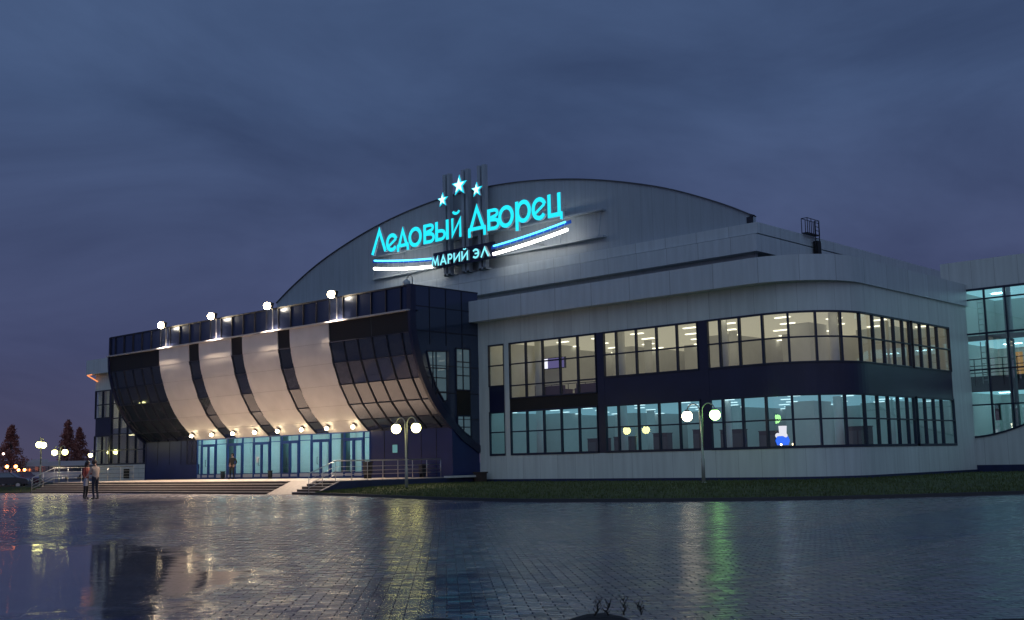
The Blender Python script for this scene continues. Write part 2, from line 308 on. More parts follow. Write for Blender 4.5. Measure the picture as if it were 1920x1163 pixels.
PLAT = .66
def build_platform():
    g = MB(); g.box(-79.0, -46.98, 37.72, 46.6, -.1, PLAT)
    struct('entrance_platform', g, [M_granite])
    g = MB(); n = 5
    for k in range(n):                                                  # five risers, granite treads with a nosing
        z0, z1 = PLAT*k/n, PLAT*(k+1)/n
        if k == n-1: continue
        y0 = 36.12 + .32*k
        for xa, xb in ((-79.0, -51.1), (-48.9, -46.99)):
            g.mi = 1; g.box(xa, xb, y0+.025, 37.715, z0-.02, z1-.035); g.mi = 0; g.box(xa, xb, y0, 37.715, z1-.035, z1)
    struct('entrance_steps', g, [M_granite, M_riser])
    g = MB(); g.mi = 0
    g.box(-79.0, -51.1, 37.68, 37.72, PLAT-.04, PLAT+.003); g.mi = 1; g.box(-79.0, -51.1, 37.70, 37.718, PLAT*.8, PLAT-.04)
    g.mi = 0; g.box(-48.9, -46.99, 37.68, 37.72, PLAT-.04, PLAT+.003); g.mi = 1; g.box(-48.9, -46.99, 37.70, 37.718, PLAT*.8, PLAT-.04)
    struct('step_edge', g, [M_granite, M_riser])
    g = MB(); g.prism([(-51.1, 36.1, 0), (-51.1, 37.72, 0), (-51.1, 37.72, PLAT+.002), (-51.1, 36.1, .015)], (2.2, 0, 0)); struct('wheelchair_ramp', g, M_granite)
    g = MB(); g.prism([(-46.97, 36.05, -.05), (-46.97, 48.2, -.05), (-46.97, 48.2, PLAT-.05), (-46.97, 37.6, PLAT-.03), (-46.97, 36.05, .06)], (.22, 0, 0))
    o = g.build('retaining_wall', M_plinth); tag(o, 'low navy retaining wall closing the right side of the platform', 'wall')
    g = MB(); g.box(-46.9, -46.45, 45.2, 48.1, PLAT-.05, PLAT+.06); o = g.build('coping_slab', mat('pale_coping', (.55, .55, .53), .6, var=.1)); tag(o, 'pale stone slab on the end of the navy retaining wall', 'slab')
build_platform()

EDGE = [(-46.7, 35.95), (-43.8, 35.2), (-40.7, 34.4), (-37, 33.2), (-33.8, 32.1), (-30.8, 31.5), (-27.7, 31.2), (-23.6, 32.0), (-20.3, 33.5), (-17.5, 35.6), (-15.1, 38.4), (-13.3, 41), (-9, 48), (-4, 58), (0, 65)]
def edge_at(t):
    f = t*(len(EDGE)-1); i = min(int(f), len(EDGE)-2); u = f-i
    p = [EDGE[max(0, min(len(EDGE)-1, i+j))] for j in (-1, 0, 1, 2)]
    def cr(k): a, b, c, d = (q[k] for q in p); return .5*((2*b)+(-a+c)*u+(2*a-5*b+4*c-d)*u*u+(-a+3*b-3*c+d)*u**3)
    return cr(0), cr(1)
BACK = [(-46.7, 36.4), (-46.7, 42), (-46.7, 48.3), (-40, 48.3), (-34, 48.3), (-28, 48.3), (-25.5, 49.5), (-24.4, 52), (-24.4, 58), (-24.4, 65.1), (-20, 65.1), (-16, 65.1), (-10, 65.1), (-3, 65.2), (0, 65.3)]
def back_at(t):
    f = t*(len(BACK)-1); i = min(int(f), len(BACK)-2); u = f-i
    return tuple(BACK[i][k]*(1-u)+BACK[i+1][k]*u for k in (0, 1))
def lawn_point(t, s):
    e, b = edge_at(t), back_at(t); x = e[0]*(1-s)+b[0]*s; y = e[1]*(1-s)+b[1]*s
    d = min(1, s*math.hypot(b[0]-e[0], b[1]-e[1])/9)
    return x, y, .10 + .22*(d*(2-d)) + .015*math.sin(x*1.7)*math.sin(y*1.3)*d
def build_lawn():
    g = MB(); nt_, ns = 90, 14
    vs = [lawn_point(i/nt_, j/ns) for i in range(nt_+1) for j in range(ns+1)]
    fs = [(i*(ns+1)+j, (i+1)*(ns+1)+j, (i+1)*(ns+1)+j+1, i*(ns+1)+j+1) for i in range(nt_) for j in range(ns)]
    g.mesh(vs, fs, True); struct('lawn', g, M_grass)
    g = MB()                                                            # kerb round the lawn
    P = [edge_at(i/90) for i in range(91)]
    for a, b in zip(P, P[1:]): g.prism([(a[0], a[1]-.12, -.01), (a[0], a[1]+.02, -.01), (a[0], a[1]+.02, .115), (a[0], a[1]-.10, .115)], (b[0]-a[0], b[1]-a[1], 0))
    struct('lawn_kerb', g, mat('dark_kerb', (.03, .03, .032), .6))
    g = MB(); rnd = random.Random(3)
    for k in range(26000):
        t = rnd.random()**.9*.86; s = rnd.random()**1.4; x, y, z = lawn_point(t, s)
        h = .05+.06*rnd.random(); a = rnd.random()*6.28; w = .012+.012*rnd.random(); lx, ly = (rnd.random()-.5)*.06, (rnd.random()-.5)*.06
        g.face([(x-w*math.cos(a), y-w*math.sin(a), z-.01), (x+w*math.cos(a), y+w*math.sin(a), z-.01), (x+lx, y+ly, z+h)])
    o = g.build('grass', M_blade); o['kind'] = 'stuff'; tag(o, 'short damp grass blades over the lawn before the right wing', 'grass')
    # left lawn strip beside the steps
    g = MB(); g.mesh([(-130, 34, .02), (-79.6, 35.4, .05), (-79.4, 47.9, .28), (-130, 60, .25)], [(0, 1, 2, 3)]); struct('verge', g, mat('dark_turf', (.014, .022, .007), .9, var=.4))
    g = MB()
    for k in range(3000):
        u, v2 = rnd.random(), rnd.random(); x = -79.6-22*u; y = 35.3-.6*u+v2*7; z = .05+.02*v2*7
        a = rnd.random()*6.28; w = .015; g.face([(x-w*math.cos(a), y-w*math.sin(a), z-.02), (x+w*math.cos(a), y+w*math.sin(a), z-.02), (x, y, z+.09)])
    o = g.build('grass', M_blade); o['kind'] = 'stuff'; tag(o, 'rough grass on the dark verge left of the steps', 'grass')
build_lawn()

# ------------------------------------------------------------------ the ice arena
ARENA = thing('ice_arena', 'white and navy ice arena with arched gable, curved striped entrance canopy and glazed wing', 'building', (-64.1, 48.3, 0))
FL = 18.98; RAD = 3.7; ARC = RAD*math.pi/2; XR = -24.3; CXY = (-28.0, 51.97)
def wp(s, off=0):
    """a point on the right wing's outer face, s metres from its left end, off metres outward"""
    if s <= FL: return (-46.98+s, 48.27-off)
    if s <= FL+ARC:
        a = (s-FL)/RAD; return (CXY[0]+(RAD+off)*math.sin(a), CXY[1]-(RAD+off)*math.cos(a))
    return (XR+off, 51.97+s-FL-ARC)
def brk(s0, s1):
    r = [s0]; k = 20
    for i in range(k+1):
        s = FL+ARC*i/k
        if s0+1e-4 < s < s1-1e-4: r.append(s)
    return r+[s1]
def fas(s): return .77-.65*max(0, min(1, (s-FL)/ARC))
def strip(g, s0, s1, z0, z1, o0, o1):
    """a solid that follows the wing's face between two offsets"""
    S = brk(s0, s1); n = len(S); vs = []
    for s in S:
        a, b = wp(s, o0), wp(s, o1(s) if callable(o1) else o1); vs += [(*a, z0), (*b, z0), (*b, z1), (*a, z1)]
    fs = [(0, 1, 2, 3), tuple((n-1)*4+i for i in (3, 2, 1, 0))]
    for i in range(n-1):
        for k in range(4): fs.append((i*4+k, (i+1)*4+k, (i+1)*4+(k+1) % 4, i*4+(k+1) % 4))
    g.mesh(vs, fs)
def sheet(g, s0, s1, z0, z1, o):
    S = brk(s0, s1); g.mesh([p for s in S for p in ((*wp(s, o), z0), (*wp(s, o), z1))], [(2*i, 2*i+2, 2*i+3, 2*i+1) for i in range(len(S)-1)])
SEND = FL+ARC+62.3-51.97; SWALL = FL+ARC+65-51.97
def wing():
    g = MB()
    strip(g, 0, SWALL, .46, 1.80, -.25, 0)
    strip(g, 0, SWALL, 8.30, 10.6, -.25, 0)
    for a, b in ((0, .80), (2.06, 2.44), (SEND, SWALL)): strip(g, a, b, 1.80, 8.30, -.25, 0)
    g.build('wing_wall', M_wall, ARENA)
    g = MB(); strip(g, 0, SWALL+.2, .05, .46, -.25, .05); g.build('plinth', M_plinth, ARENA)
    g = MB(); strip(g, 0, SWALL, 9.69, 10.94, .0, fas); g.build('fascia', M_fascia, ARENA)
    g = MB(); strip(g, 2.44, 8.94, 4.35, 5.04, -.2, -.03); g.build('spandrel_band', M_black, ARENA)['label'] = 'black band under the tall window'
    g = MB(); strip(g, 9.38, SEND, 4.35, 5.85, -.2, -.03); g.build('spandrel_band', M_navydark, ARENA)
    g = MB(); strip(g, .80, 2.06, 4.35, 5.82, -.2, -.03); g.build('spandrel_band', M_navydark, ARENA)
    for a, b in ((8.92, 9.40), (15.44, 16.0)):
        g = MB(); strip(g, a, b, 1.80, 8.30, -.22, -.02); g.build('pier', M_navydark, ARENA)
    s3 = [16.0, 16.74, 17.86, 19.14, 20.42, 21.7, 22.98, 24.26, 25.61, 26.79, 27.97, 29.05, 29.9, 30.2, 31.25, 32.37, 33.44, SEND]
    sets = [([.80, 2.06], 1), ([2.44+.04+1.28*i for i in range(6)], 1), ([9.40, 10.28, 11.6, 12.91, 14.18, 15.44], 1), (s3[:6], 1), (s3[5:13], 1), (s3[13:], 1)]
    for i, (ms, _) in enumerate(sets):
        for row in (0, 1):
            z0, z1 = (1.80, 4.35) if row == 0 else (5.82, 8.30)
            tr = [3.15] if row == 0 else [7.05]
            if i == 1 and row == 1: z0, tr = 5.04, [5.80, 7.05]
            g = MB(); a, b = ms[0], ms[-1]
            for m_ in ms:
                w = .045 if i < 3 else .055
                strip(g, max(a, m_-w), min(b, m_+w), z0, z1, -.12, .035)
            strip(g, a, b, z0, z0+(.12 if row == 0 else .07), -.12, .03); strip(g, a, b, z1-.09, z1, -.12, .03)
            for t in tr: strip(g, a, b, t-.035, t+.035, -.11, .025)
            f = g.build('window', M_frame, ARENA)
            g = MB(); sheet(g, a, b, z0, z1, -.05); g.build('pane', M_glass, f)
    # inside: floors, ceilings, walls
    def room_poly(o): return [wp(s, o) for s in brk(0.1, SWALL-.3)] + [(-24.7, 64.6), (-46.9, 64.6)]
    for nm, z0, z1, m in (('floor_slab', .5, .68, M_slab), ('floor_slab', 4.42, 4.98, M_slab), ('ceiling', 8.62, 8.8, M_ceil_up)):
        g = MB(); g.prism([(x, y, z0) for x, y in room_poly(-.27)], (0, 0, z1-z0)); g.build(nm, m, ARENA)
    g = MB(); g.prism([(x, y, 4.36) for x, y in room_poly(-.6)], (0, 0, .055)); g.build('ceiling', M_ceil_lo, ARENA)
    for z0, z1 in ((.68, 4.36), (4.98, 8.62)):
        g = MB(); g.box(-46.9, -24.7, 64.5, 64.7, z0, z1); g.box(-46.95, -46.85, 48.6, 64.5, z0, z1)
        # rooms and cores that break up the depth of the floor
        for x, y, w, d in ((-44.8, 58.5, 1.6, 6), (-40.9, 61, 2.2, 3.5), (-36.9, 57.5, 1.5, 7), (-33.6, 60.5, 1.8, 4), (-29.6, 62, 2.4, 2.5), (-46.85, 54, 1.4, 2), (-30.6, 56, 1.2, 2)): g.box(x, x+w, y, y+d-.02, z0, z1)
        g.build('interior_wall', M_interior, ARENA)
    for x, y in ((-43.9, 50.2), (-37.85, 50.2), (-31.25, 50.2), (-26.6, 53.2), (-26.6, 59.2), (-40.5, 56.5), (-34.5, 56.5)):
        for z0, z1 in ((.68, 4.36), (4.98, 8.62)):
            g = MB(); g.tube([(x, y, z0), (x, y, z1)], .24, 14); g.build('column', M_interior, ARENA)
    # ceiling fixtures
    for z, m, nx in ((8.60, M_lamp_up, 8), (4.345, M_lamp_lo, 8)):
        first = None
        spots = [(-45.9+3.05*i+(1.5 if r % 2 else 0)+.35*math.sin(i*2.3+r), y) for r, y in enumerate((50.0, 52.7, 55.4, 58.1, 60.8, 63.2)) for i in range(7)]
        for x, y in spots:
            if first is None:
                g = MB(); g.box(-.42, .42, -.1, .1, -.03, 0); me = g.build('ceiling_light', m, None); me.parent = ARENA; first = me
                o = me
            else:
                o = first.copy(); COL.objects.link(o)
            if z < 5: o.scale = (.75, .7, 1)
            o.location = (x+64.1, y-48.3, z)
wing()

# ---- the left wing, seen past the canopy
def left_wing():
    g = MB()
    g.box(-93.7, -81.0, 48.27, 48.5, 8.30, 10.6); g.box(-93.72, -93.5, 48.5, 65, .46, 10.6)
    g.build('wing_wall', M_wall, ARENA)
    g = MB()
    for i in range(8): g.box(-93.6+1.1*i, -93.6+1.1*i+1.07, 48.18, 48.4, .46, .80); g.box(-93.6+1.1*i, -93.6+1.1*i+1.07, 48.18, 48.4, .82, 1.15); g.box(-93.6+1.1*i, -93.6+1.1*i+1.07, 48.18, 48.4, 1.17, 1.5); g.box(-93.6+1.1*i, -93.6+1.1*i+1.07, 48.18, 48.4, 1.52, 1.86)
    g.build('tiled_base', mat('base_tile', (.6, .6, .58), .4, var=.06), ARENA)
    g = MB(); g.box(-93.6, -84.7, 48.3, 48.42, .2, 1.9); g.box(-93.75, -81, 48.2, 48.5, .05, .46); g.build('plinth', M_plinth, ARENA)
    g = MB(); g.box(-88.2, -87.4, 48.10, 48.19, .75, 1.5); g.build('vent', M_black, ARENA)
    g = MB(); g.box(-93.95, -81.2, 47.5, 48.27, 9.69, 10.94); g.box(-93.95, -93.7, 48.27, 65, 9.69, 10.94); g.build('fascia', M_fascia, ARENA)
    g = MB(); g.box(-93.6, -90.9, 48.3, 48.45, 4.4, 5.85); g.build('spandrel_band', M_navydark, ARENA)
    for x0, x1, n, z0, z1, tr in ((-93.7, -91.1, 2, 5.85, 8.30, [7.05]), (-93.7, -91.1, 2, 1.9, 4.4, [3.1]), (-90.85, -81.3, 7, 1.9, 8.30, [3.1, 4.45, 5.8, 7.05])):
        g = MB()
        for i in range(n+1):
            x = x0+(x1-x0)*i/n; g.box(max(x0, x-.05), min(x1, x+.05), 48.24, 48.4, z0, z1)
        g.box(x0, x1, 48.25, 48.4, z0, z0+.1); g.box(x0, x1, 48.25, 48.4, z1-.1, z1)
        for t in tr: g.box(x0, x1, 48.26, 48.39, t-.04, t+.04)
        f = g.build('window', M_frame, ARENA)
        g = MB(); g.box(x0, x1, 48.33, 48.345, z0, z1); g.build('pane', M_glass, f)
    g = MB(); g.box(-91.1, -90.85, 48.26, 48.5, 1.9, 8.3); g.build('pier', M_navydark, ARENA)
    for z0, z1 in ((1.0, 4.4), (5.0, 8.6)):
        g = MB(); g.box(-93.5, -81.3, 53, 53.2, z0, z1); g.box(-91.2, -91.05, 48.6, 53, z0, z1); g.box(-88.6, -88.1, 50.5, 51, z0, z1); g.box(-85.5, -85.0, 50.5, 51, z0, z1); g.build('interior_wall', M_interior, ARENA)
    for x, w, z0, z1 in ((-93.1, .5, 5.0, 8.5), (-92.0, .45, 5.0, 8.5), (-92.7, .4, 1.0, 4.3), (-90.3, .5, 5.0, 8.5), (-88.9, .35, 1.0, 4.3), (-87.6, .5, 1.0, 4.3)):
        g = MB(); pts = [(x+w*i/12, 48.75+.05*(i % 2)) for i in range(13)]
        g.mesh([q for px, py in pts for q in ((px, py, z0), (px, py, z1))], [(2*i, 2*i+2, 2*i+3, 2*i+1) for i in range(12)]); g.build('curtain', mat('curtain_cloth', (.45, .42, .34), .9), ARENA)
    g = MB(); g.box(-93.5, -81.3, 48.6, 53, 4.45, 4.95); g.box(-93.5, -81.3, 48.6, 53, .8, 1.0); g.build('floor_slab', M_slab, ARENA)
    g = MB(); g.box(-93.5, -81.3, 48.5, 53, 8.62, 8.7); g.build('ceiling', M_ceil, ARENA)
    for x, y, z, s in ((-92.3, 51.5, 8.58, .8), (-87, 50, 8.58, .7), (-89.7, 49.8, 8.58, .7), (-84.2, 51, 8.58, .7), (-92.3, 51, 4.4, .55), (-86.8, 50.5, 4.4, .6)):
        g = MB(); g.box(x-.4, x+.4, y-.12, y+.12, z-.03, z); g.build('ceiling_light', emitter('warm_ceiling_lamp_dim', (1, .88, .5), 26) if 'warm_ceiling_lamp_dim' not in MAT else MAT['warm_ceiling_lamp_dim'], ARENA)
left_wing()

# ---- the arched hall behind
def arch_z(dx):
    T = [(0, 23.55), (4, 23.42), (8, 23.0), (12, 22.32), (16, 21.35), (20, 20.1), (24, 18.4), (26.4, 17.15)]
    dx = abs(dx)
    for (a, za), (b, zb) in zip(T, T[1:]):
        if dx <= b:
            i = T.index((a, za)); m0 = (zb-T[max(i-1, 0)][1])/(b-T[max(i-1, 0)][0]) if i else 0
            m1 = (T[min(i+2, len(T)-1)][1]-za)/(T[min(i+2, len(T)-1)][0]-a); h = b-a; u = (dx-a)/h
            return (2*u**3-3*u*u+1)*za+(u**3-2*u*u+u)*h*m0+(-2*u**3+3*u*u)*zb+(u**3-u*u)*h*m1
    return T[-1][1]
HX = -64.1
def hall():
    xs = [HX-26.4+52.8*i/60 for i in range(61)]
    g = MB(); g.prism([(HX-26.4, 65, 10)] + [(x, 65, arch_z(x-HX)) for x in xs] + [(HX+26.4, 65, 10)], (0, .3, 0)); g.build('gable_wall', M_gable, ARENA)
    g = MB()
    for a, b in zip(xs, xs[1:]):
        za, zb = arch_z(a-HX), arch_z(b-HX)
        g.mesh([(a, 64.88, za), (b, 64.88, zb), (b, 64.88, zb+.08), (a, 64.88, za+.08), (a, 65.36, za), (b, 65.36, zb), (b, 65.36, zb+.08), (a, 65.36, za+.08)], [(0, 1, 2, 3), (3, 2, 6, 7), (7, 6, 5, 4), (4, 5, 1, 0)])
    for a, b in zip(xs, xs[1:]):
        za, zb = 14+(arch_z(a-HX)-14.0)*.84, 14+(arch_z(b-HX)-14.0)*.84
        g.mesh([(a, 65.3, za), (b, 65.3, zb), (b, 125, zb), (a, 125, za)], [(0, 1, 2, 3)])
    g.build('roof', mat('roof_edge', (.06, .065, .08), .5), ARENA)
    g = MB(); g.box(-38.15, -37.75, 64.85, 65.3, 16.75, 17.15); g.box(-37.9, -37.75, 64.85, 65.3, 17.15, 17.3); g.build('gutter_end', M_trim, ARENA)
    x0, x1 = 2*HX+37.2, -37.2
    g = MB(); g.box(x0, x1, 64.55, 124, 15.92, 16.65); g.build('parapet_band', M_fascia, ARENA)
    g = MB(); g.box(x0, x1, 64.30, 124, 14.70, 15.84); g.build('parapet_band', M_fascia, ARENA)
    g = MB(); g.box(x0+.2, x1-.2, 64.75, 123.8, 15.84, 15.92); g.box(x0+1.5, x1-1.5, 67.5, 123, 10.0, 14.70); g.build('shaded_roof_recess', M_black, ARENA)  # gap and recess wall coloured black for the shadow under the bands
    felt = mat('roof_felt', (.05, .05, .055), .8)
    g = MB(); g.prism([(x, y, 10.2) for x, y in [wp(q, -.3) for q in brk(.1, SWALL-.1)]+[(-24.6, 65.4), (-46.9, 65.4)]], (0, 0, .2)); g.build('flat_roof', felt, ARENA)
    g = MB(); g.box(-93.4, -81.2, 48.6, 66, 10.2, 10.4); g.build('flat_roof', felt, ARENA)
hall()

# ---- the entrance canopy
XL, XRP = -81.2, -46.98
PROFILE = [(42.86, 10.02), (42.93, 8.85), (43.22, 7.60), (43.72, 6.30), (44.42, 5.10), (45.22, 4.20), (46.02, 3.50)]
TAIL = [(46.9, 2.80), (48.26, 2.05)]
mods = [-64.1+.65+1.3*k for k in range(-14, 13)]
WHITE = [(-73.85, -69.95), (-68.65, -64.75), (-63.45, -59.55), (-58.25, -54.35)]
def curve_pts(fine=1):
    """the profile, flat from joint to joint for the glass, subdivided for the white sheets"""
    if fine == 1: return PROFILE
    P = PROFILE; out = []
    for i in range(len(P)-1):
        p = [P[max(0, min(len(P)-1, i+j))] for j in (-1, 0, 1, 2)]
        for k in range(fine):
            u = k/fine
            out.append(tuple(.5*((2*p[1][c])+(-p[0][c]+p[2][c])*u+(2*p[0][c]-5*p[1][c]+4*p[2][c]-p[3][c])*u*u+(-p[0][c]+3*p[1][c]-3*p[2][c]+p[3][c])*u**3) for c in (0, 1)))
    return out+[P[-1]]
def canopy():
    dark = [(XL+.15, WHITE[0][0])] + [(WHITE[i][1], WHITE[i+1][0]) for i in range(3)] + [(WHITE[3][1], XRP-.12)]
    for x0, x1 in WHITE:
        P = curve_pts(5); g = MB()
        vs = [(x, y-.05, z) for y, z in P for x in (x0, x1)]
        g.mesh(vs, [(2*i, 2*i+1, 2*i+3, 2*i+2) for i in range(len(P)-1)], True)
        for x in (x0, x1): g.mesh([q for y, z in P for q in ((x, y-.05, z), (x, y+.1, z))], [(2*i, 2*i+1, 2*i+3, 2*i+2) for i in range(len(P)-1)])
        st = g.build('canopy_stripe', M_canopywhite, ARENA)
        g = MB()
        for i in range(5, len(P)-1, 5): y, z = P[i]; g.box(x0+.02, x1-.02, y-.056, y-.045, z-.006, z+.006)
        g.build('sheet_joint', mat('sheet_joint', (.30, .27, .25), .7), st)
    for x0, x1 in dark:
        g = MB()
        for i in range(len(PROFILE)-1):
            (ya, za), (yb, zb) = PROFILE[i], PROFILE[i+1]
            ms = [x0] + [m for m in mods if x0+.1 < m < x1-.1] + [x1]
            g.mi = 1 if i == 0 else 0
            for a, b in zip(ms, ms[1:]):              # every pane tipped by a hair, as glaziers leave them
                e = [random.uniform(-.006, .006) for _ in range(4)]
                g.face([(a, ya+e[0], za), (b, ya+e[1], za), (b, yb+e[2], zb), (a, yb+e[3], zb)])
        pn = g.build('canopy_glazing', [M_mirror, M_black], ARENA)
        g = MB()
        for m in [x for x in mods if x0-.05 < x < x1+.05]:
            for (ya, za), (yb, zb) in zip(PROFILE[1:], PROFILE[2:]): g.bar((m, ya-.03, za), (m, yb-.03, zb), .055, .07)
        for y, z in PROFILE[1:]: g.bar((x0, y-.02, z), (x1, y-.02, z), .06, .05)
        g.build('glazing_bar', M_trim, pn)
    # thick edge of the shell at both ends
    P = curve_pts(6)+TAIL
    for xa, xb in ((XRP-.16, XRP+.05), (XL-.05, XL+.15)):
        g = MB(); n = len(P); vs = []
        for i, (y, z) in enumerate(P):
            q, r = P[max(0, i-1)], P[min(n-1, i+1)]; t = Vector((r[0]-q[0], r[1]-q[1])).normalized(); nx = Vector((t.y, -t.x))
            for x in (xa, xb): vs += [(x, y+nx.x*.10, z+nx.y*.10), (x, y-nx.x*.34, z-nx.y*.34)]
        fs = []
        for i in range(n-1):
            a, b = 4*i, 4*i+4; fs += [(a, a+1, b+1, b), (a+2, b+2, b+3, a+3), (a, b, b+2, a+2), (a+1, a+3, b+3, b+1)]
        fs += [(0, 2, 3, 1), tuple(4*(n-1)+k for k in (0, 1, 3, 2))]
        g.mesh(vs, fs); g.build('canopy_edge', M_navydark, ARENA)
    # ledge and the glass band above it
    g = MB(); g.box(XL, XRP, 42.62, 43.4, 10.02, 10.10); g.build('ledge', mat('pale_ledge', (.35, .35, .37), .45), ARENA)
    g = MB()
    ms = [XL+.1] + [m for m in mods if XL+.4 < m < XRP-.4] + [XRP-.25]
    for a, b in zip(ms, ms[1:]):
        e = [random.uniform(-.004, .004) for _ in range(4)]
        g.face([(a, 42.95+e[0], 10.10), (b, 42.95+e[1], 10.10), (b, 42.95+e[2], 11.47), (a, 42.95+e[3], 11.47)])
    pn = g.build('glass_band', M_band, ARENA)
    g = MB()
    for m in ms: g.box(m-.03, m+.03, 42.86, 42.96, 10.10, 11.47)
    g.build('glazing_bar', M_trim, pn)
    g = MB(); g.box(XL, XRP, 42.88, 48.3, 11.47, 11.56); g.build('roof', M_trim, ARENA)
    g = MB(); g.box(XRP-.30, XRP+.05, 42.82, 43.2, 10.0, 11.52); g.build('corner_post', M_navydark, ARENA)
    g = MB(); g.box(XL-.04, XL+.12, 42.84, 43.0, 10.0, 11.52); g.build('corner_post', M_navydark, ARENA)
    # flank walls
    for x, sgn in ((XRP, 1), (XL, -1)):
        prof = [(y+.08, z) for y, z in curve_pts(4)+TAIL]
        g = MB(); g.prism([(x, 43.0, 11.47), (x, 48.26, 11.47), (x, 48.26, 2.06)] + [(x, y, z) for y, z in prof[::-1]], (-.12*sgn, 0, 0)); w = g.build('flank_wall', M_side, ARENA)
        g = MB(); prof = [(y, z-.05) for y, z in (curve_pts(4)+TAIL) if z < 3.6]
        g.prism([(x-.04*sgn, prof[0][0], .6)] + [(x-.04*sgn, y, z) for y, z in prof] + [(x-.04*sgn, 48.26, .3), (x-.04*sgn, prof[0][0], .3)], (-.12*sgn, 0, 0)); g.build('flank_base', M_navy, ARENA)
    def inside(y):                                   # height of the shell at depth y
        Q = PROFILE+TAIL
        for (a, za), (b, zb) in zip(Q, Q[1:]):
            if a <= y <= b: return za+(zb-za)*(y-a)/(b-a)
        return 2
    g = MB()
    for y in (44.3, 45.6, 46.9): g.box(XRP-.01, XRP+.03, y-.025, y+.025, max(inside(y)+.35, 8.2 if y < 46 else 2.9), 11.47)
    for z in (10.35, 8.95, 7.0, 5.45, 3.95):
        y0 = min([y for y, zz in PROFILE+TAIL if zz <= z] or [48])+.35
        g.box(XRP-.01, XRP+.028, y0, 48.2, z-.02, z+.02)
    g.build('panel_joint', M_trim, ARENA)
    # flank windows
    dimlit = coated('dim_room_glass', (.05, .08, .11), .06, .02)
    em = MAT['dim_room_glass'].node_tree
    e = em.nodes.new('ShaderNodeEmission'); e.inputs[0].default_value = (.50, .85, 1, 1); e.inputs[1].default_value = .075
    addn = em.nodes.new('ShaderNodeAddShader'); mx = [n for n in em.nodes if n.type == 'MIX_SHADER'][0]; outn = [n for n in em.nodes if n.type == 'OUTPUT_MATERIAL'][0]
    em.links.new(mx.outputs[0], addn.inputs[0]); em.links.new(e.outputs[0], addn.inputs[1]); em.links.new(addn.outputs[0], outn.inputs[0])
    for poly, my, mz in (([(44.02, 7.78), (45.58, 7.86), (45.58, 5.05), (45.35, 4.95), (44.75, 5.75), (44.3, 6.7)], [44.5, 44.75], [6.85, 6.3, 5.5]),
                         ([(46.35, 8.08), (47.5, 8.08), (47.5, 5.65), (46.35, 5.65)], [46.92], [7.3, 6.5]),
                         ([(46.4, 4.15), (47.5, 4.15), (47.5, 2.9), (46.95, 3.2), (46.4, 3.65)], [46.92], [3.5])):
        g = MB(); n = len(poly)
        for i in range(n): g.bar((XRP+.03, *poly[i]), (XRP+.03, *poly[(i+1) % n]), .08, .08)
        ymin = min(p[0] for p in poly); ymax = max(p[0] for p in poly)
        for y in my: g.box(XRP+.01, XRP+.05, y-.03, y+.03, max(min(p[1] for p in poly), inside(y)+.5), max(p[1] for p in poly))
        for z in mz:
            ya = max(ymin, min(y for y in [ymin+.02*k for k in range(80)] if inside(y)+.45 < z)); g.box(XRP+.01, XRP+.05, ya, ymax, z-.03, z+.03)
        f = g.build('window', M_frame, ARENA); g = MB(); g.prism([(XRP+.004, *p) for p in poly], (.012, 0, 0)); g.build('pane', MAT['dim_room_glass'], f)
    g = MB(); g.box(XRP, XRP+.04, 46.4, 47.5, 4.2, 5.6); g.build('spandrel_band', M_black, ARENA)
canopy()

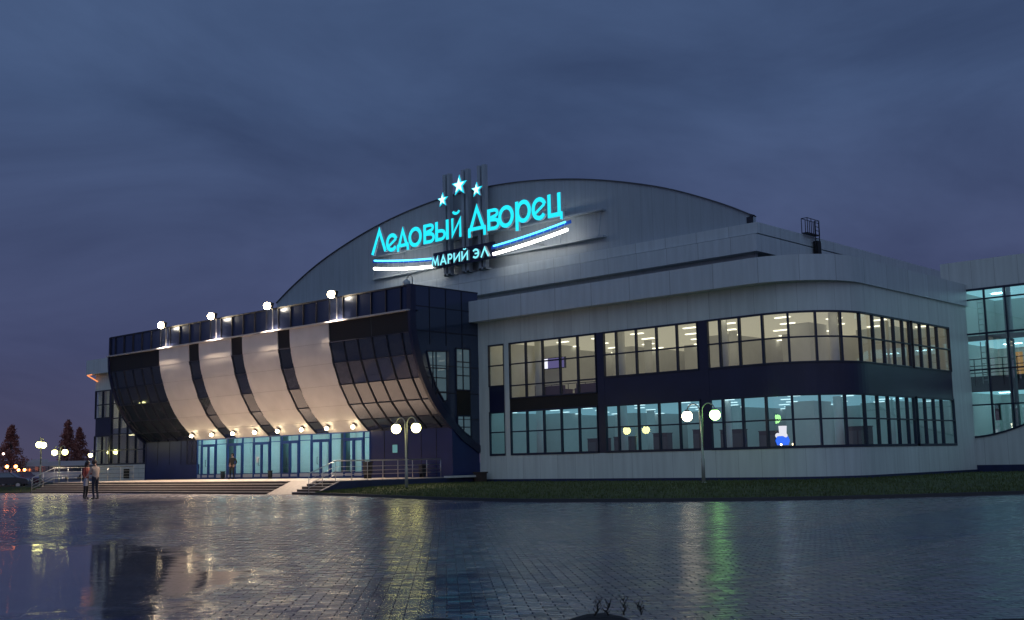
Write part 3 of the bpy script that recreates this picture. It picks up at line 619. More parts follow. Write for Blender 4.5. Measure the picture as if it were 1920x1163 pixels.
# ---- doors and glazed lobby under the canopy
DY = 46.0
DOORS = [(-73.1, -71.26), (-69.78, -67.93), (-66.58, -64.69), (-63.37, -61.45), (-60.12, -58.14), (-56.75, -54.86)]
def entrance():
    z0, z1, zt = PLAT, 3.52, 3.12
    g = MB(); g.box(-80.9, -73.72, DY-.02, DY+.2, z0, 1.75); g.box(-80.9, -75.1, DY-.02, DY+.2, 1.75, 3.55)
    g.build('entrance_wall', M_navy, ARENA); g = MB(); g.box(-54.22, XRP+.0, DY-.02, DY+.2, z0, 3.55)
    g.build('entrance_wall', M_navy, ARENA)
    g = MB()
    for x in (-80.9, -79.2, -77.5, -75.9, -75.1): g.box(x-.02, x+.02, DY-.04, DY+.01, 1.75, 3.55)
    for x in (-52.9, -51.0, -49.6, -48.3): g.box(x-.02, x+.02, DY-.04, DY+.01, z0, 3.55)
    g.build('panel_joint', M_trim, ARENA)
    g = MB(); g.box(-75.1, -73.72, DY-.01, DY+.02, 1.75, 3.5); f = g.build('side_glazing', M_mirror, ARENA); g = MB()
    for x in (-75.1, -74.4, -73.72): g.box(x-.03, x+.03, DY-.05, DY+.03, 1.75, 3.52)
    g.box(-75.1, -73.72, DY-.05, DY+.03, 1.72, 1.8); g.build('frame', M_frame, f)
    g = MB(); g.box(-52.18, -51.65, DY-.03, DY, 2.08, 2.66); fr = g.build('window', M_frame, ARENA)
    g = MB(); g.box(-52.13, -51.70, DY-.045, DY-.03, 2.13, 2.61); g.build('pane', emitter('small_lit_window', (.35, .8, .85), .32), fr)
    # fixed glazing and frame
    g = MB(); g.box(-73.72, -54.22, DY-.06, DY+.06, 3.46, 3.54); g.box(-73.72, -54.22, DY-.04, DY+.04, z0, z0+.09)
    g.box(-73.72, -54.22, DY-.035, DY+.035, 3.10, 3.15)
    g.box(-73.72, -54.22, DY-.03, DY+.03, .98, 1.03)
    ends = [-73.7, -54.24]
    for a, b in DOORS: ends += [a, b]
    for x in ends: g.box(x-.05, x+.05, DY-.05, DY+.05, z0, 3.46)
    fr = g.build('entrance_frame', M_door, ARENA)
    g = MB(); xs = sorted(ends)
    for a, b in zip(xs, xs[1:]): g.box(a, b, DY-.005, DY+.005, 3.14, 3.47)
    gaps = [(xs[i], xs[i+1]) for i in range(0, len(xs), 2)]
    for a, b in gaps: g.box(a, b, DY-.005, DY+.005, 1.0, 3.12)
    g.build('pane', M_doorglass, fr)
    g = MB()
    for a, b in gaps: g.box(a+.05, b-.05, DY-.02, DY+.02, z0+.09, .98)
    g.build('kick_panel', mat('kick_panel', (.6, .56, .55), .4), fr)
    for i, (a, b) in enumerate(DOORS):
        g = MB(); mid = (a+b)/2
        for x in (a+.04, b-.04): g.box(x-.08, x+.08, DY-.09, DY+.02, z0+.02, zt)
        g.box(a, b, DY-.10, DY+.02, zt-.16, zt+.02)
        g.box(mid-.09, mid+.09, DY-.09, DY+.02, z0+.02, zt-.16)
        g.box(a, b, DY-.085, DY+.02, z0+.015, z0+.12); g.box(a, b, DY-.085, DY+.02, .95, 1.03)
        d = g.build('door', M_door, ARENA)
        g = MB(); g.box(a+.12, mid-.09, DY-.05, DY-.04, 1.03, zt-.16); g.box(mid+.09, b-.12, DY-.05, DY-.04, 1.03, zt-.16); g.build('pane', M_doorglass, d)
        g = MB(); g.box(a+.12, mid-.09, DY-.06, DY-.03, z0+.12, .95); g.box(mid+.09, b-.12, DY-.06, DY-.03, z0+.12, .95); g.build('kick_panel', MAT['kick_panel'], d)
        g = MB(); x = mid-.22; g.tube([(x, DY-.06, 1.55), (x-.02, DY-.14, 1.57), (x-.02, DY-.14, 2.0), (x, DY-.06, 2.02)], .02, 6); g.build('handle', M_trim, d)
    for x in (-70.28, -63.85, -57.33):
        g = MB(); g.tube([(x, DY+.55, z0), (x, DY+.55, 3.6)], .30, 18); g.build('column', mat('lobby_column', (.05, .09, .085), .5), ARENA)
    g = MB(); g.box(-73.9, -54.1, 48.9, 49.1, z0, 3.6); g.box(-73.95, -73.8, DY+.1, 49, z0, 3.6); g.box(-54.15, -54.05, DY+.1, 49, z0, 3.6)
    for x in (-73.0, -71.2, -69.1, -66.4, -65.3, -62.2, -60.8, -59.2, -56.0): g.box(x, x+.12, 48.75, 48.9, z0, 3.6)
    g.build('lobby_wall', M_interior, ARENA)
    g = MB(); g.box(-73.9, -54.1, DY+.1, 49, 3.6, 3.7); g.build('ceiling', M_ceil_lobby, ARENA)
    g = MB(); g.box(-73.9, -54.1, DY+.07, 49, PLAT-.1, PLAT+.004); g.build('floor_slab', M_slab, ARENA)
    for i in range(9):
        g = MB(); x = -72.8+2.1*i; g.box(x-.5, x+.5, 47.3, 47.55, 3.56, 3.595); g.build('ceiling_light', M_lamp_lobby, ARENA)
entrance()
g = MB(); g.box(-66.2, -65.9, DY-.062, DY-.052, 1.75, 2.15)
tag(g.build('notice', mat('notice_paper', (.75, .62, .58), .7)), 'pale paper notice stuck on the third door from the left', 'notice')

# ------------------------------------------------------------------ the glazed building at the right
emitter('annex_lamp', (.5, .90, 1.0), 9)
def annex():
    A = thing('annex_building', 'pale building at the right edge with tall teal lit glazing and a curved sill', 'building', (-20, 65, 0))
    X0, X1 = -24.5, -6
    sill = lambda x: 2.22+.095*max(0, x+24.5)**1.75 if x < -17 else 2.22+.095*7.5**1.75
    xs = [X0+(X1-X0)*i/40 for i in range(41)]
    g = MB(); g.box(-25.6, X1, 65, 65.3, 10.66, 12.31); g.box(-25.6, -25.3, 65.3, 80, 9, 12.31)
    top = [(x, 65, sill(x)) for x in xs]
    g.prism([(X0-.3, 65, .70)] + [(X0-.3, 65, 2.22)] + top + [(X1, 65, .70)], (0, .3, 0))
    g.build('annex_wall', M_wall, A)
    g = MB(); g.box(-24.3, X1, 64.95, 65.3, .05, .70); g.build('plinth', M_plinth, A)
    ms = [-24.42, -23.22, -22.05, -20.85, -19.65, -18.45, -17.25, -16.05]
    g = MB()
    for x in ms: g.box(x-.045, x+.045, 64.92, 65.06, sill(x), 10.63)
    for z, w in ((10.6, .06), (10.03, .04), (8.07, .05), (6.03, .04), (4.05, .04)):
        xa = -24.42; g.box(xa, -16, 64.93, 65.05, z-w, z+w)
    for a, b in zip(xs, xs[1:]):
        if b < -15.9: g.bar((a, 65, sill(a)+.03), (b, 65, sill(b)+.03), .12, .1)
    f = g.build('window', M_frame, A)
    g = MB(); g.prism([(X0, 65.0, sill(X0)), (X0, 65.0, 10.6), (-16, 65.0, 10.6), (-16, 65.0, sill(-16))] + [(x, 65.0, sill(x)) for x in xs[::-1] if x < -16.1], (0, .012, 0)); g.build('pane', M_glass, f)
    g = MB(); g.box(-25.2, -6, 72, 72.2, .7, 12); g.box(-25.3, -25.1, 65.3, 72, .7, 12); g.box(-24.2, -23.1, 71.5, 71.98, .7, 2.9)
    g.box(-21.5, -21.2, 68.4, 72, .7, 12); g.build('interior_wall', M_interior, A)
    g = MB(); g.box(-25.1, -6, 65.9, 72, 7.75, 8.05); g.box(-25.1, -6, 66.6, 72, 4.9, 5.25); g.box(-25.1, -6, 65.35, 72, .5, .72); g.build('floor_slab', M_slab, A)
    g = MB(); g.box(-25.1, -21.6, 66.55, 66.6, 4.85, 5.75); g.build('balcony_front', mat('grey_balcony', (.12, .13, .14), .6), A)
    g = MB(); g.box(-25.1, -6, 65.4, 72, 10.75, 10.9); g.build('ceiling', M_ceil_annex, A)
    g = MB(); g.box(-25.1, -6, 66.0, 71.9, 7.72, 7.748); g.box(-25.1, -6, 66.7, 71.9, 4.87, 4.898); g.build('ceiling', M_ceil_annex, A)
    g = MB(); g.tube([(-22.35, 66.1, .7), (-22.35, 66.1, 10.75)], .22, 14); g.build('column', mat('grey_column', (.16, .18, .20), .5), A)
    g = MB()
    for z in (5.95, 6.35, 6.75): g.tube([(-25, 66.5, z), (-21.6, 66.5, z)], .025, 6)
    for x in (-24.6, -23.8, -23, -22.2): g.tube([(x, 66.5, 5.2), (x, 66.5, 6.75)], .025, 6)
    g.build('balcony_rail', M_trim, A)
    g = MB()
    for x in (-24.05, -23.75): g.tube([(x, 66.2, 5.3), (x, 66.2, 10.2)], .03, 6)
    for k in range(15): g.tube([(-24.05, 66.2, 5.5+.32*k), (-23.75, 66.2, 5.5+.32*k)], .02, 6)
    g.build('scaffold_ladder', M_steel, A)
    g = MB(); g.box(-24.1, -23.5, 71.3, 71.49, 5.5, 7.4); g.build('stair_door', emitter('orange_lit_door', (1, .62, .25), .35), A)
    g = MB(); g.box(-23.75, -23.45, 66.8, 66.95, 3.2, 4.1); g.build('vent', M_black, A)
    for x, y, z in ((-23.5, 68.5, 10.72), (-21.0, 67.2, 10.72), (-18, 67.8, 10.72), (-23.2, 69, 7.72), (-20.4, 68.5, 7.72), (-18, 69, 7.72), (-23.6, 68.8, 4.87), (-20.3, 69, 4.87), (-18, 69, 4.87)):
        g = MB(); g.box(x-.5, x+.5, y-.14, y+.14, z-.03, z); g.build('ceiling_light', MAT['annex_lamp'], A)
annex()

# ------------------------------------------------------------------ roof sign
M_cyan = emitter('letter_face', (.02, .76, .96), 1.2)
M_cyanlite = emitter('small_letter_face', (.22, .86, 1.0), 1.25)
M_starface = emitter('star_face', (.55, .97, 1.0), 1.9)
M_white = emitter('white_tube', (1, .96, .86), 9.0)
M_blue = emitter('blue_tube', (.10, .62, 1.0), 2.6)
M_blueback = mat('blue_backing', (.01, .05, .30), .5, emit=(.0, .10, .8), es=.25)
M_letterside = mat('letter_side', (.75, .78, .80), .5)
SY = 63.5
def ribbon(g, pts, w, closed=False, y=SY, depth=.22, bump=0):
    """a stroke of constant width in the sign's plane: lit front, white returns"""
    P = [Vector(p) for p in pts]; n = len(P); Lp = []; Rp = []
    for i in range(n):
        a = P[(i-1) % n] if (closed or i > 0) else None; b = P[(i+1) % n] if (closed or i < n-1) else None
        d1 = (P[i]-a).normalized() if a is not None else None; d2 = (b-P[i]).normalized() if b is not None else None
        if d1 is None: d1 = d2
        if d2 is None: d2 = d1
        n1, n2 = Vector((-d1.y, d1.x)), Vector((-d2.y, d2.x)); m = n1+n2
        if m.length < .3: m = n1
        m = m.normalized(); k = 1/max(.45, m.dot(n1)); Lp.append(P[i]+m*w/2*k); Rp.append(P[i]-m*w/2*k)
    yf, yb = y-depth/2-bump*.004, y+depth/2-bump*.004
    segs = range(n) if closed else range(n-1)
    for i in segs:
        j = (i+1) % n; q = [Lp[i], Lp[j], Rp[j], Rp[i]]
        g.mi = 0; g.face([(p.x, yf, p.y) for p in q])
        g.mi = 1
        g.face([(p.x, yb, p.y) for p in q[::-1]])
        for a, b in ((Lp[i], Lp[j]), (Rp[j], Rp[i])): g.face([(a.x, yf, a.y), (a.x, yb, a.y), (b.x, yb, b.y), (b.x, yf, b.y)])
    if not closed:
        for a, b in ((Lp[0], Rp[0]), (Rp[-1], Lp[-1])): g.face([(a.x, yf, a.y), (b.x, yf, b.y), (b.x, yb, b.y), (a.x, yb, a.y)])
def arcp(cx, cz, rx, rz, a0, a1, n=18): return [(cx+rx*math.cos(R(a0+(a1-a0)*i/n)), cz+rz*math.sin(R(a0+(a1-a0)*i/n))) for i in range(n+1)]
def sign():
    S = thing('roof_sign', 'glowing cyan letters with three stars and curved light tubes on the arched gable', 'sign', (HX, SY, 17))
    W = .335
    def word(strokes, name, faces, w):
        g = MB()
        for k, st in enumerate(strokes): ribbon(g, st[0], st[1] if len(st) > 1 and st[1] else w, st[2] if len(st) > 2 else False, bump=k % 5)
        return g.build(name, [faces, M_letterside], S)
    def ve(x0, x1, z0, z1):                            # the round letter e with its slanted bar
        cx, cz, rx, rz = (x0+x1)/2, (z0+z1)/2, (x1-x0)/2-W/2, (z1-z0)/2-W/2
        a = arcp(cx, cz, rx, rz, 22, 322, 26)
        bar = [(cx-rx*.80, cz-rz*.50), (cx+rx*.93, cz+rz*.40)]
        return [(a,), (bar, W*.72)]
    def ho(x0, x1, z0, z1):
        cx, cz, rx, rz = (x0+x1)/2, (z0+z1)/2, (x1-x0)/2-W/2, (z1-z0)/2-W/2
        return [(arcp(cx, cz, rx, rz, 0, 345, 23), None, True)]
    def de(x0, x1, z0, zt, foot=.34):
        m = (x0+x1)/2; zb = z0+foot
        return [([(x0+W*.75, zb+.04), (m, zt-.10), (x1-W*.75, zb+.04)],), ([(x0+.02, zb+W*.42), (x1-.02, zb+W*.42)], W*.85), ([(x0+W*.45, z0), (x0+W*.45, zb+W*.5)], W*.9), ([(x1-W*.45, z0), (x1-W*.45, zb+W*.5)], W*.9)]
    def be(x0, x1, z0, z1):
        m = z0+(z1-z0)*.55; h1, h2 = (m-z0)/2, (z1-m)/2
        return [([(x0+W/2, z0), (x0+W/2, z1)],), ([(x0+W, z0+W*.45)]+arcp(x1-h1*1.05+.02, z0+h1, h1*.90, h1-W*.45+.02, -90, 90, 10)+[(x0+W, m-W*.42+.04)], W*.86), ([(x0+W, m+.05)]+arcp(x1-h2*1.35, m+h2, h2*.95, h2-W*.40, -90, 90, 10)+[(x0+W, z1-W*.42)], W*.82)]
    def soft(x0, x1, z0, z1):
        h = (z1-z0)*.30
        return [([(x0+W/2, z0), (x0+W/2, z1)],), ([(x0+W, z0+W*.45)]+arcp(x1-h*1.02, z0+h, h*.86, h-W*.45, -90, 90, 12)+[(x0+W, z0+2*h-W*.42)], W*.86)]
    st = []
    st += [([(-74.34, 19.48), (-73.42, 21.48), (-72.62, 19.60)],)]                               # L
    st += ve(-72.55, -71.02, 19.42, 21.02)
    st += de(-71.15, -69.62, 19.30, 21.15)
    st += ho(-69.68, -68.02, 19.40, 21.12)
    st += be(-67.84, -66.55, 19.46, 21.12)
    st += soft(-66.42, -65.22, 19.46, 21.12)
    st += [([(-64.98, 19.46), (-64.98, 21.12)],)]
    st += [([(-64.38, 21.12), (-64.38, 19.70), (-63.48, 20.92), (-63.48, 19.46)], .27), (arcp(-63.95, 21.72, .36, .26, 190, 350, 10), .22)]
    word(st, 'lettering', M_cyan, W)
    st = de(-62.62, -60.62, 19.22, 21.62, .50)
    st += be(-60.46, -59.22, 19.46, 21.18)
    st += ho(-59.28, -57.62, 19.42, 21.20)
    cx, cz, rx, rz = -56.62, 20.42, .72-W/2+.06, .90-W/2
    st += [([(-57.30, 19.0), (-57.30, 21.28)],), (arcp(cx, cz, rx, rz, 0, 345, 23), None, True)]
    st += ve(-55.80, -54.26, 19.46, 21.24)
    st += [([(-54.02, 21.26), (-54.02, 19.62), (-52.96, 19.62)],), ([(-53.05, 21.26), (-53.05, 19.48)],), ([(-52.84, 19.20), (-52.84, 19.78)], .26)]
    word(st, 'lettering', M_cyan, W)
    # second line on its dark board
    w2 = .155; z0, z1 = 17.46, 18.26; st = []
    sx = lambda a: -66.92+(a-811)*.0604
    zz = lambda x: .04*math.sin((x+66.9)/6.6*math.pi)*-1
    def L(x0, x1, kind):
        a, b = sx(x0)+w2/2, sx(x1)-w2/2; m = (a+b)/2
        if kind == 'm': return [([(a, z0), (a+.10, z1-.08), (m, z0+.16), (b-.10, z1-.08), (b, z0)], w2)]
        if kind == 'a': return [([(a, z0), (m, z1-.08), (b, z0)], w2), ([(a+.17, z0+.25), (b-.17, z0+.25)], w2*.8)]
        if kind == 'r': return [([(a, z0), (a, z1)], w2), ([(a+.05, z1-.07)]+arcp(b-.17, z1-.25, .19, .18, 90, -90, 8)+[(a+.05, z1-.43)], w2*.9)]
        if kind == 'i': return [([(a, z1), (a, z0+.12), (b, z1-.12), (b, z0)], w2)]
        if kind == 'j': return [([(a, z1), (a, z0+.12), (b, z1-.12), (b, z0)], w2), (arcp(m, z1+.22, .15, .11, 195, 345, 8), .10)]
        if kind == 'e': return [(arcp(m-.03, (z0+z1)/2, (b-a)/2+.02, (z1-z0)/2-w2/2, 140, -140, 16), w2), ([(m-.12, (z0+z1)/2), (b-.03, (z0+z1)/2)], w2*.8)]
        if kind == 'l': return [([(a, z0), (m, z1-.08), (b, z0)], w2)]
    for x0, x1, k in ((811.5, 826, 'm'), (827.5, 841, 'a'), (843, 852, 'r'), (854, 866.5, 'i'), (869, 881.5, 'j'), (889.5, 902.5, 'e'), (904, 920, 'l')): st += L(x0, x1, k)
    word(st, 'lettering', M_cyanlite, w2)
    g = MB(); g.box(-66.95, -59.95, SY+.14, SY+.22, 17.28, 18.62); g.build('backing_board', M_navydark, S)
    # swooshes
    def quad(p, x):
        (x0, a), (x1, b), (x2, c) = p
        return a*(x-x1)*(x-x2)/((x0-x1)*(x0-x2))+b*(x-x0)*(x-x2)/((x1-x0)*(x1-x2))+c*(x-x0)*(x-x1)/((x2-x0)*(x2-x1))
    for p, (xa, xb) in ((((-74.2, 18.98), (-70.6, 18.50), (-66.9, 18.16)), (-74.2, -66.95)), (((-60, 18.19), (-56.5, 18.47), (-52.5, 18.95)), (-59.95, -52.5))):
        for k in range(4):
            a, b = xa+(xb-xa)*k/4+.04, xa+(xb-xa)*(k+1)/4-.04
            g = MB(); g.tube([(a+(b-a)*i/6, SY-.05, quad(p, a+(b-a)*i/6)) for i in range(7)], .075, 8); g.build('blue_tube', M_blue, S)
        g = MB(); g.mi = 1; pts = [(xa-.35+(xb-xa+.7)*i/14, quad(p, xa-.35+(xb-xa+.7)*i/14)-.06) for i in range(15)]
        ribbon(g, pts, .24, y=SY+.13, depth=.06); g.build('tube_backing', [M_blueback, M_blueback], S)
    for p, (xa, xb) in ((((-74.2, 18.28), (-70.6, 17.80), (-66.9, 17.50)), (-74.2, -66.95)), (((-60, 17.56), (-56.5, 17.84), (-52.4, 18.34)), (-59.95, -52.4))):
        g = MB(); g.tube([(xa+(xb-xa)*i/14, SY-.02, quad(p, xa+(xb-xa)*i/14)) for i in range(15)], .12, 10); g.build('white_tube', M_white, S)
        g = MB()
        for i in range(11):
            x = xa+(xb-xa)*(i+.5)/11; g.bar((x, SY+.1, quad(p, x)), (x, SY+.1, quad(p, x)+.72), .03)
        g.build('bracket', M_steel, S)
    # stars
    for cx, cz, r in ((-65.53, 22.86, .66), (-63.58, 23.72, .92), (-61.62, 23.02, .66)):
        pts = [(cx+(r if i % 2 == 0 else r*.40)*math.cos(R(90+36*i)), cz+(r if i % 2 == 0 else r*.40)*math.sin(R(90+36*i))) for i in range(10)]
        g = MB(); g.mi = 1; g.prism([(x, SY-.05, z) for x, z in pts], (0, .15, 0)); g.mi = 0
        ins = [(cx+(x-cx)*.70, cz+(z-cz)*.70) for x, z in pts]
        g.mi = 2; n = 10
        for i in range(n): g.face([(ins[i][0], SY-.13, ins[i][1]), (ins[(i+1) % n][0], SY-.13, ins[(i+1) % n][1]), (pts[(i+1) % n][0], SY-.052, pts[(i+1) % n][1]), (pts[i][0], SY-.052, pts[i][1])])
        g.mi = 0; g.face([(x, SY-.13, z) for x, z in ins])
        g.build('star', [M_starface, M_letterside, emitter('star_edge', (.02, .75, 1), 1.2) if 'star_edge' not in MAT else MAT['star_edge']], S)
    # the steel behind the letters
    g = MB()
    for z in (19.66, 17.66): g.box(-75.9, -49.95, 64.55, 65, z-.07, z+.05)
    for x in (-75.6, -72, -54, -50.3): g.bar((x, 64.5, 17.66), (x, 64.9, 19.66), .06)
    g.build('support_rail', M_gable, S)
    g = MB()
    for z in (20.3, 19.9): g.tube([(-74.4, SY+.25, z), (-52.6, SY+.25, z)], .03, 6)
    for x in (-73.4, -70.4, -66, -61.6, -58.4, -55): g.tube([(x, SY+.25, 20.3), (x, 64.98, 20.3)], .03, 6)
    for x in (-71, -62.9, -56): g.tube([(x, SY+.2, 17.9), (x, 64.98, 17.9)], .03, 6)
    g.build('bracket', M_steel, S)
    for xa in (-66.2, -64.05, -62.2):
        g = MB(); g.box(xa, xa+.30, 64.1, 64.5, 16.66, 25.2); g.box(xa+.50, xa+.80, 64.1, 64.5, 16.66, 25.2)
        for k in range(12): g.box(xa+.3, xa+.5, 64.28, 64.42, 17+.7*k, 17.08+.7*k)
        g.box(xa-.05, xa+.85, 64.1, 64.99, 16.66, 16.8)
        g.build('pylon', M_gable, S)
    for x in (-72.8, -54.2, -60.5, -67.5):           # flush lamps in the sign that wash the gable below the white tubes
        pass
sign()

# ------------------------------------------------------------------ lamps
LG = 'twin globe lamps on the plaza'
def far(px, d, z=0):                                  # a ground point d metres off, in the direction of a column of the far left of the view
    u = (px-960)/F_PX; v = Vector((right.x*u+fwd.x, right.y*u+fwd.y, 0)); v.normalize(); return (v.x*d, v.y*d, z)
FAR5 = far(187, 146)
def globe_lamp(label, loc, rz, ma, mb, h=3.6, zg=3.05, half=.745, r=.245):
    t = thing('globe_lamp', label, 'street lamp', (0, 0, 0), LG)
    g = MB(); g.tube([(0, 0, -.15), (0, 0, 1.1), (0, 0, 1.14), (0, 0, zg)], [.085, .08, .055, .05], 12); g.tube([(0, 0, -.02), (0, 0, .06)], [.16, .14], 12); g.build('pole', M_pole, t)
    for sx, m in ((-1, ma), (1, mb)):
        top = zg+r+.06; rad = (half-.07)/2; cx = .07+rad
        g = MB(); pts = [(sx*.07, 0, 1.6), (sx*.07, 0, h-rad)] + [(sx*(cx-rad*math.cos(R(a))), 0, h-rad+rad*math.sin(R(a))) for a in range(20, 181, 20)] + [(sx*half, 0, top-.02)]
        g.tube(pts, .028, 8); arm = g.build('arm', M_pole, t)
        g = MB(); g.tube([(sx*half, 0, top), (sx*half, 0, top-.10)], [.07, .15], 12); g.build('cap', M_pole, arm)
        g = MB(); g.ball((sx*half, 0, zg), r, 18, 12); g.build('globe', m, t)
    t.location = loc; t.rotation_euler = (0, 0, rz); return t
globe_lamp('twin globe lamp on the lawn before the long glazed wing, its right globe green', (-28.68, 43.9, .30), 0, M_globewarm, M_globegreen)
globe_lamp('yellow twin globe lamp beside the right end of the navy retaining wall', (-42.75, 38.6, .18), 0, M_globe, M_globe)
globe_lamp('tall twin globe lamp with overlapping globes at the left end of the steps', (-86.6, 40.3, .45), R(-36), M_globe, M_globe)
globe_lamp('twin globe lamp standing behind the left railing before the white bus', (-95.1, 45.9, .0), R(8), M_globe, M_globe)
globe_lamp('twin globe lamp half hidden behind the left corner of the arena', (*FAR5[:2], .2), R(28), M_globe, M_globe)
def street_lamp(label, loc, rz, m, h, half=.5, r=.17):
    t = thing('street_lamp', label, 'street lamp', (0, 0, 0), 'far street lamps left of the arena')
    g = MB(); g.tube([(0, 0, 0), (0, 0, h)], [.06, .04], 8); g.tube([(-half, 0, h+.1), (-half, 0, h), (half, 0, h), (half, 0, h+.1)], .03, 6); g.build('pole', M_pole, t)
    for sx in (-1, 1): g = MB(); g.ball((sx*half, 0, h+.22), r, 12, 8); g.build('globe', m, t)
    t.location = loc; t.rotation_euler = (0, 0, rz)
street_lamp('nearest orange twin street lamp among the parked cars', far(32, 118), R(40), M_orange, 1.75, .42, .15)
street_lamp('second orange twin street lamp between the cars and the railing', far(51, 185), R(32), M_orange, 1.5, .5, .2)
street_lamp('pale pink twin street lamp high at the left edge', far(8, 170), R(38), M_pink, 3.7, .65, .15)

def flood(label, x):
    t = thing('floodlight', label, 'floodlight', (x, 42.75, 10.1), 'floodlights on the canopy ledge')
    g = MB(); g.tube([(x, 42.75, 10.1), (x, 42.75, 11.45), (x, 42.62, 11.66)], .03, 8); g.box(x-.08, x+.08, 42.68, 42.82, 10.1, 10.14); g.build('pole', M_steel, t)
    g = MB(); g.prism([(x-.20, 42.72, 11.84), (x-.20, 42.46, 11.88), (x-.20, 42.42, 11.52), (x-.20, 42.62, 11.48)], (.40, 0, 0)); g.build('housing', M_dark, t)
    g = MB(); g.ball((x, 42.33, 11.64), .23, 14, 10); g.build('bulb', M_flood, t)
    l = bpy.data.lights.new('flood_beam', 'SPOT'); l.energy = 7600; l.color = (1, .77, .56); l.spot_size = R(104); l.spot_blend = .5; l.shadow_soft_size = .12
    o = bpy.data.objects.new('flood_beam', l); COL.objects.link(o); o.location = (x, 42.36, 11.38); o.rotation_euler = (R(-20), 0, 0)
    o.parent = t; o.matrix_parent_inverse = Matrix.Translation(-Vector(t.location))
for x, lb in ((-72.83, 'floodlight on the ledge above the leftmost white canopy stripe'), (-66.42, 'floodlight on the ledge above the second white stripe from the left'), (-59.96, 'floodlight on the ledge above the third white stripe, near the arch foot'), (-53.45, 'floodlight on the ledge at the right of the last white stripe')): flood(lb, x)
def wall_lamp(label, x):
    y, z = 45.42, 3.86
    t = thing('wall_lamp', label, 'wall lamp', (x, y, z), 'lamps under the canopy')
    g = MB(); g.tube([(x, y+.02, z+.10), (x, y-.06, z+.0)], [.09, .15], 12); g.bar((x, y+.1, z+.2), (x, y, z+.08), .06); g.build('reflector', M_dark, t)
    g = MB(); g.ball((x, y-.13, z-.08), .115, 12, 8); g.build('bulb', M_wallbulb, t)
WL = ['warm lamp under the canopy at the left edge of the first white stripe', 'warm lamp under the canopy beside the right edge of the first white stripe', 'warm lamp under the canopy at the left of the second white stripe', 'warm lamp under the canopy at the right of the second white stripe',
      'warm lamp under the canopy at the left of the third white stripe', 'warm lamp under the canopy at the right of the third white stripe', 'warm lamp under the canopy at the left of the fourth white stripe', 'warm lamp under the canopy at the right edge of the fourth white stripe']
for i, lb in enumerate(WL): wall_lamp(lb, -73.4+2.62*i)
t = thing('roof_lamp', 'unlit round lamp on a bent arm at the canopy roof corner', 'lamp', (-47.5, 43.3, 11.56))
g = MB(); g.tube([(-47.3, 43.3, 11.5), (-47.3, 43.3, 11.9)] + [(-47.55+.25*math.cos(R(a)), 43.3, 11.9+.25*math.sin(R(a))) for a in range(0, 181, 20)], .03, 8); g.build('arm', M_pole, t)
g = MB(); g.ball((-47.8, 43.3, 11.72), .22, 14, 10); g.build('globe', mat('unlit_globe', (.5, .52, .5), .25), t)
t = thing('soffit_glow', 'orange glow strips added for street light on the far left fascia corner', 'lamp', (-93.7, 47.9, 9.6))  # added glowing strips stand in for sodium light on the soffit corner
g = MB(); g.bar((-93.85, 47.55, 9.66), (-92.9, 47.5, 9.66), .05, .08); g.bar((-93.85, 47.6, 9.64), (-93.2, 48.2, 9.1), .05, .10); g.build('tube', emitter('soffit_orange', (1, .33, .12), 1.2), t)

# ------------------------------------------------------------------ railings, bins, ladder
def railing(label, top, posts_h=1.03, rails=(.30, .50, .72), step=1.05, loc=None):
    t = thing('railing', label, 'railing', top[0], 'steel railings of the platform')
    g = MB(); g.tube([(x, y, z+posts_h) for x, y, z in top], .03, 8); g.build('handrail', M_steel, t)
    g = MB()
    for r in rails: g.tube([(x, y, z+r) for x, y, z in top], .014, 6)
    g.build('rail', M_steel, t)
    for a, b in zip(top, top[1:]):
        n = max(1, round((Vector(b)-Vector(a)).length/step))
        for i in range(n+(1 if b == top[-1] else 0)):
            p = Vector(a).lerp(Vector(b), i/n); g = MB(); g.tube([p, p+Vector((0, 0, posts_h))], .02, 6); g.build('post', M_steel, t)
railing('steel railing sloping down the right of the steps and along the navy wall', [(-47.35, 36.05, .04), (-47.25, 37.7, PLAT), (-47.15, 45.2, PLAT)])
railing('steel railing at the left end of the steps before the bus', [(-78.8, 36.1, .0), (-78.85, 37.7, PLAT), (-78.9, 43.8, PLAT)])
def bin_(label, x, y, s=1.0, z=PLAT):
    t = thing('litter_bin', label, 'bin', (x, y, z), 'litter bins on the platform')
    g = MB(); w = .17*s
    g.prism([(x-w*.85, y-w*.85, z+.18*s), (x+w*.85, y-w*.85, z+.18*s), (x+w*.85, y+w*.85, z+.18*s), (x-w*.85, y+w*.85, z+.18*s)], (0, 0, .5*s)); g.box(x-w, x+w, y-w, y+w, z+.66*s, z+.72*s); g.box(x-w*.9, x+w*.9, y-w*.88, y-w*.82, z+.42*s, z+.5*s); g.build('body', M_dark, t)
    for k in (-1, 1): g = MB(); g.box(x+k*w*.7-.02, x+k*w*.7+.02, y-w*.6, y+w*.6, z, z+.2*s); g.build('leg', M_dark, t)
bin_('black litter bin beside the man waiting at the doors', -69.15, 45.2, .75)
bin_('small black litter bin before the third lobby column gap', -63.7, 45.3, .75)
bin_('large black litter bin standing before the rightmost glass door', -51.3, 43.3, 1.35)
bin_('black litter bin against the navy wall behind the railing', -48.9, 45.4, 1.05)
t = thing('planter_box', 'dark box at the left foot of the glazed wing', 'box', (-46.3, 47.6, .3))
g = MB(); g.box(-46.62, -46.02, 47.35, 47.8, .28, .82); g.box(-46.68, -45.96, 47.3, 47.85, .82, .90); g.build('body', mat('brown_box', (.05, .035, .03), .6), t)
for x in (-46.55, -46.1): g = MB(); g.box(x-.04, x+.04, 47.4, 47.75, .18, .28); g.build('foot', M_dark, t)
t = thing('roof_ladder', 'caged steel ladder rising over the roof band behind the glazed wing', 'ladder', (-37, 71.5, 15))
g = MB(); X = -36.9
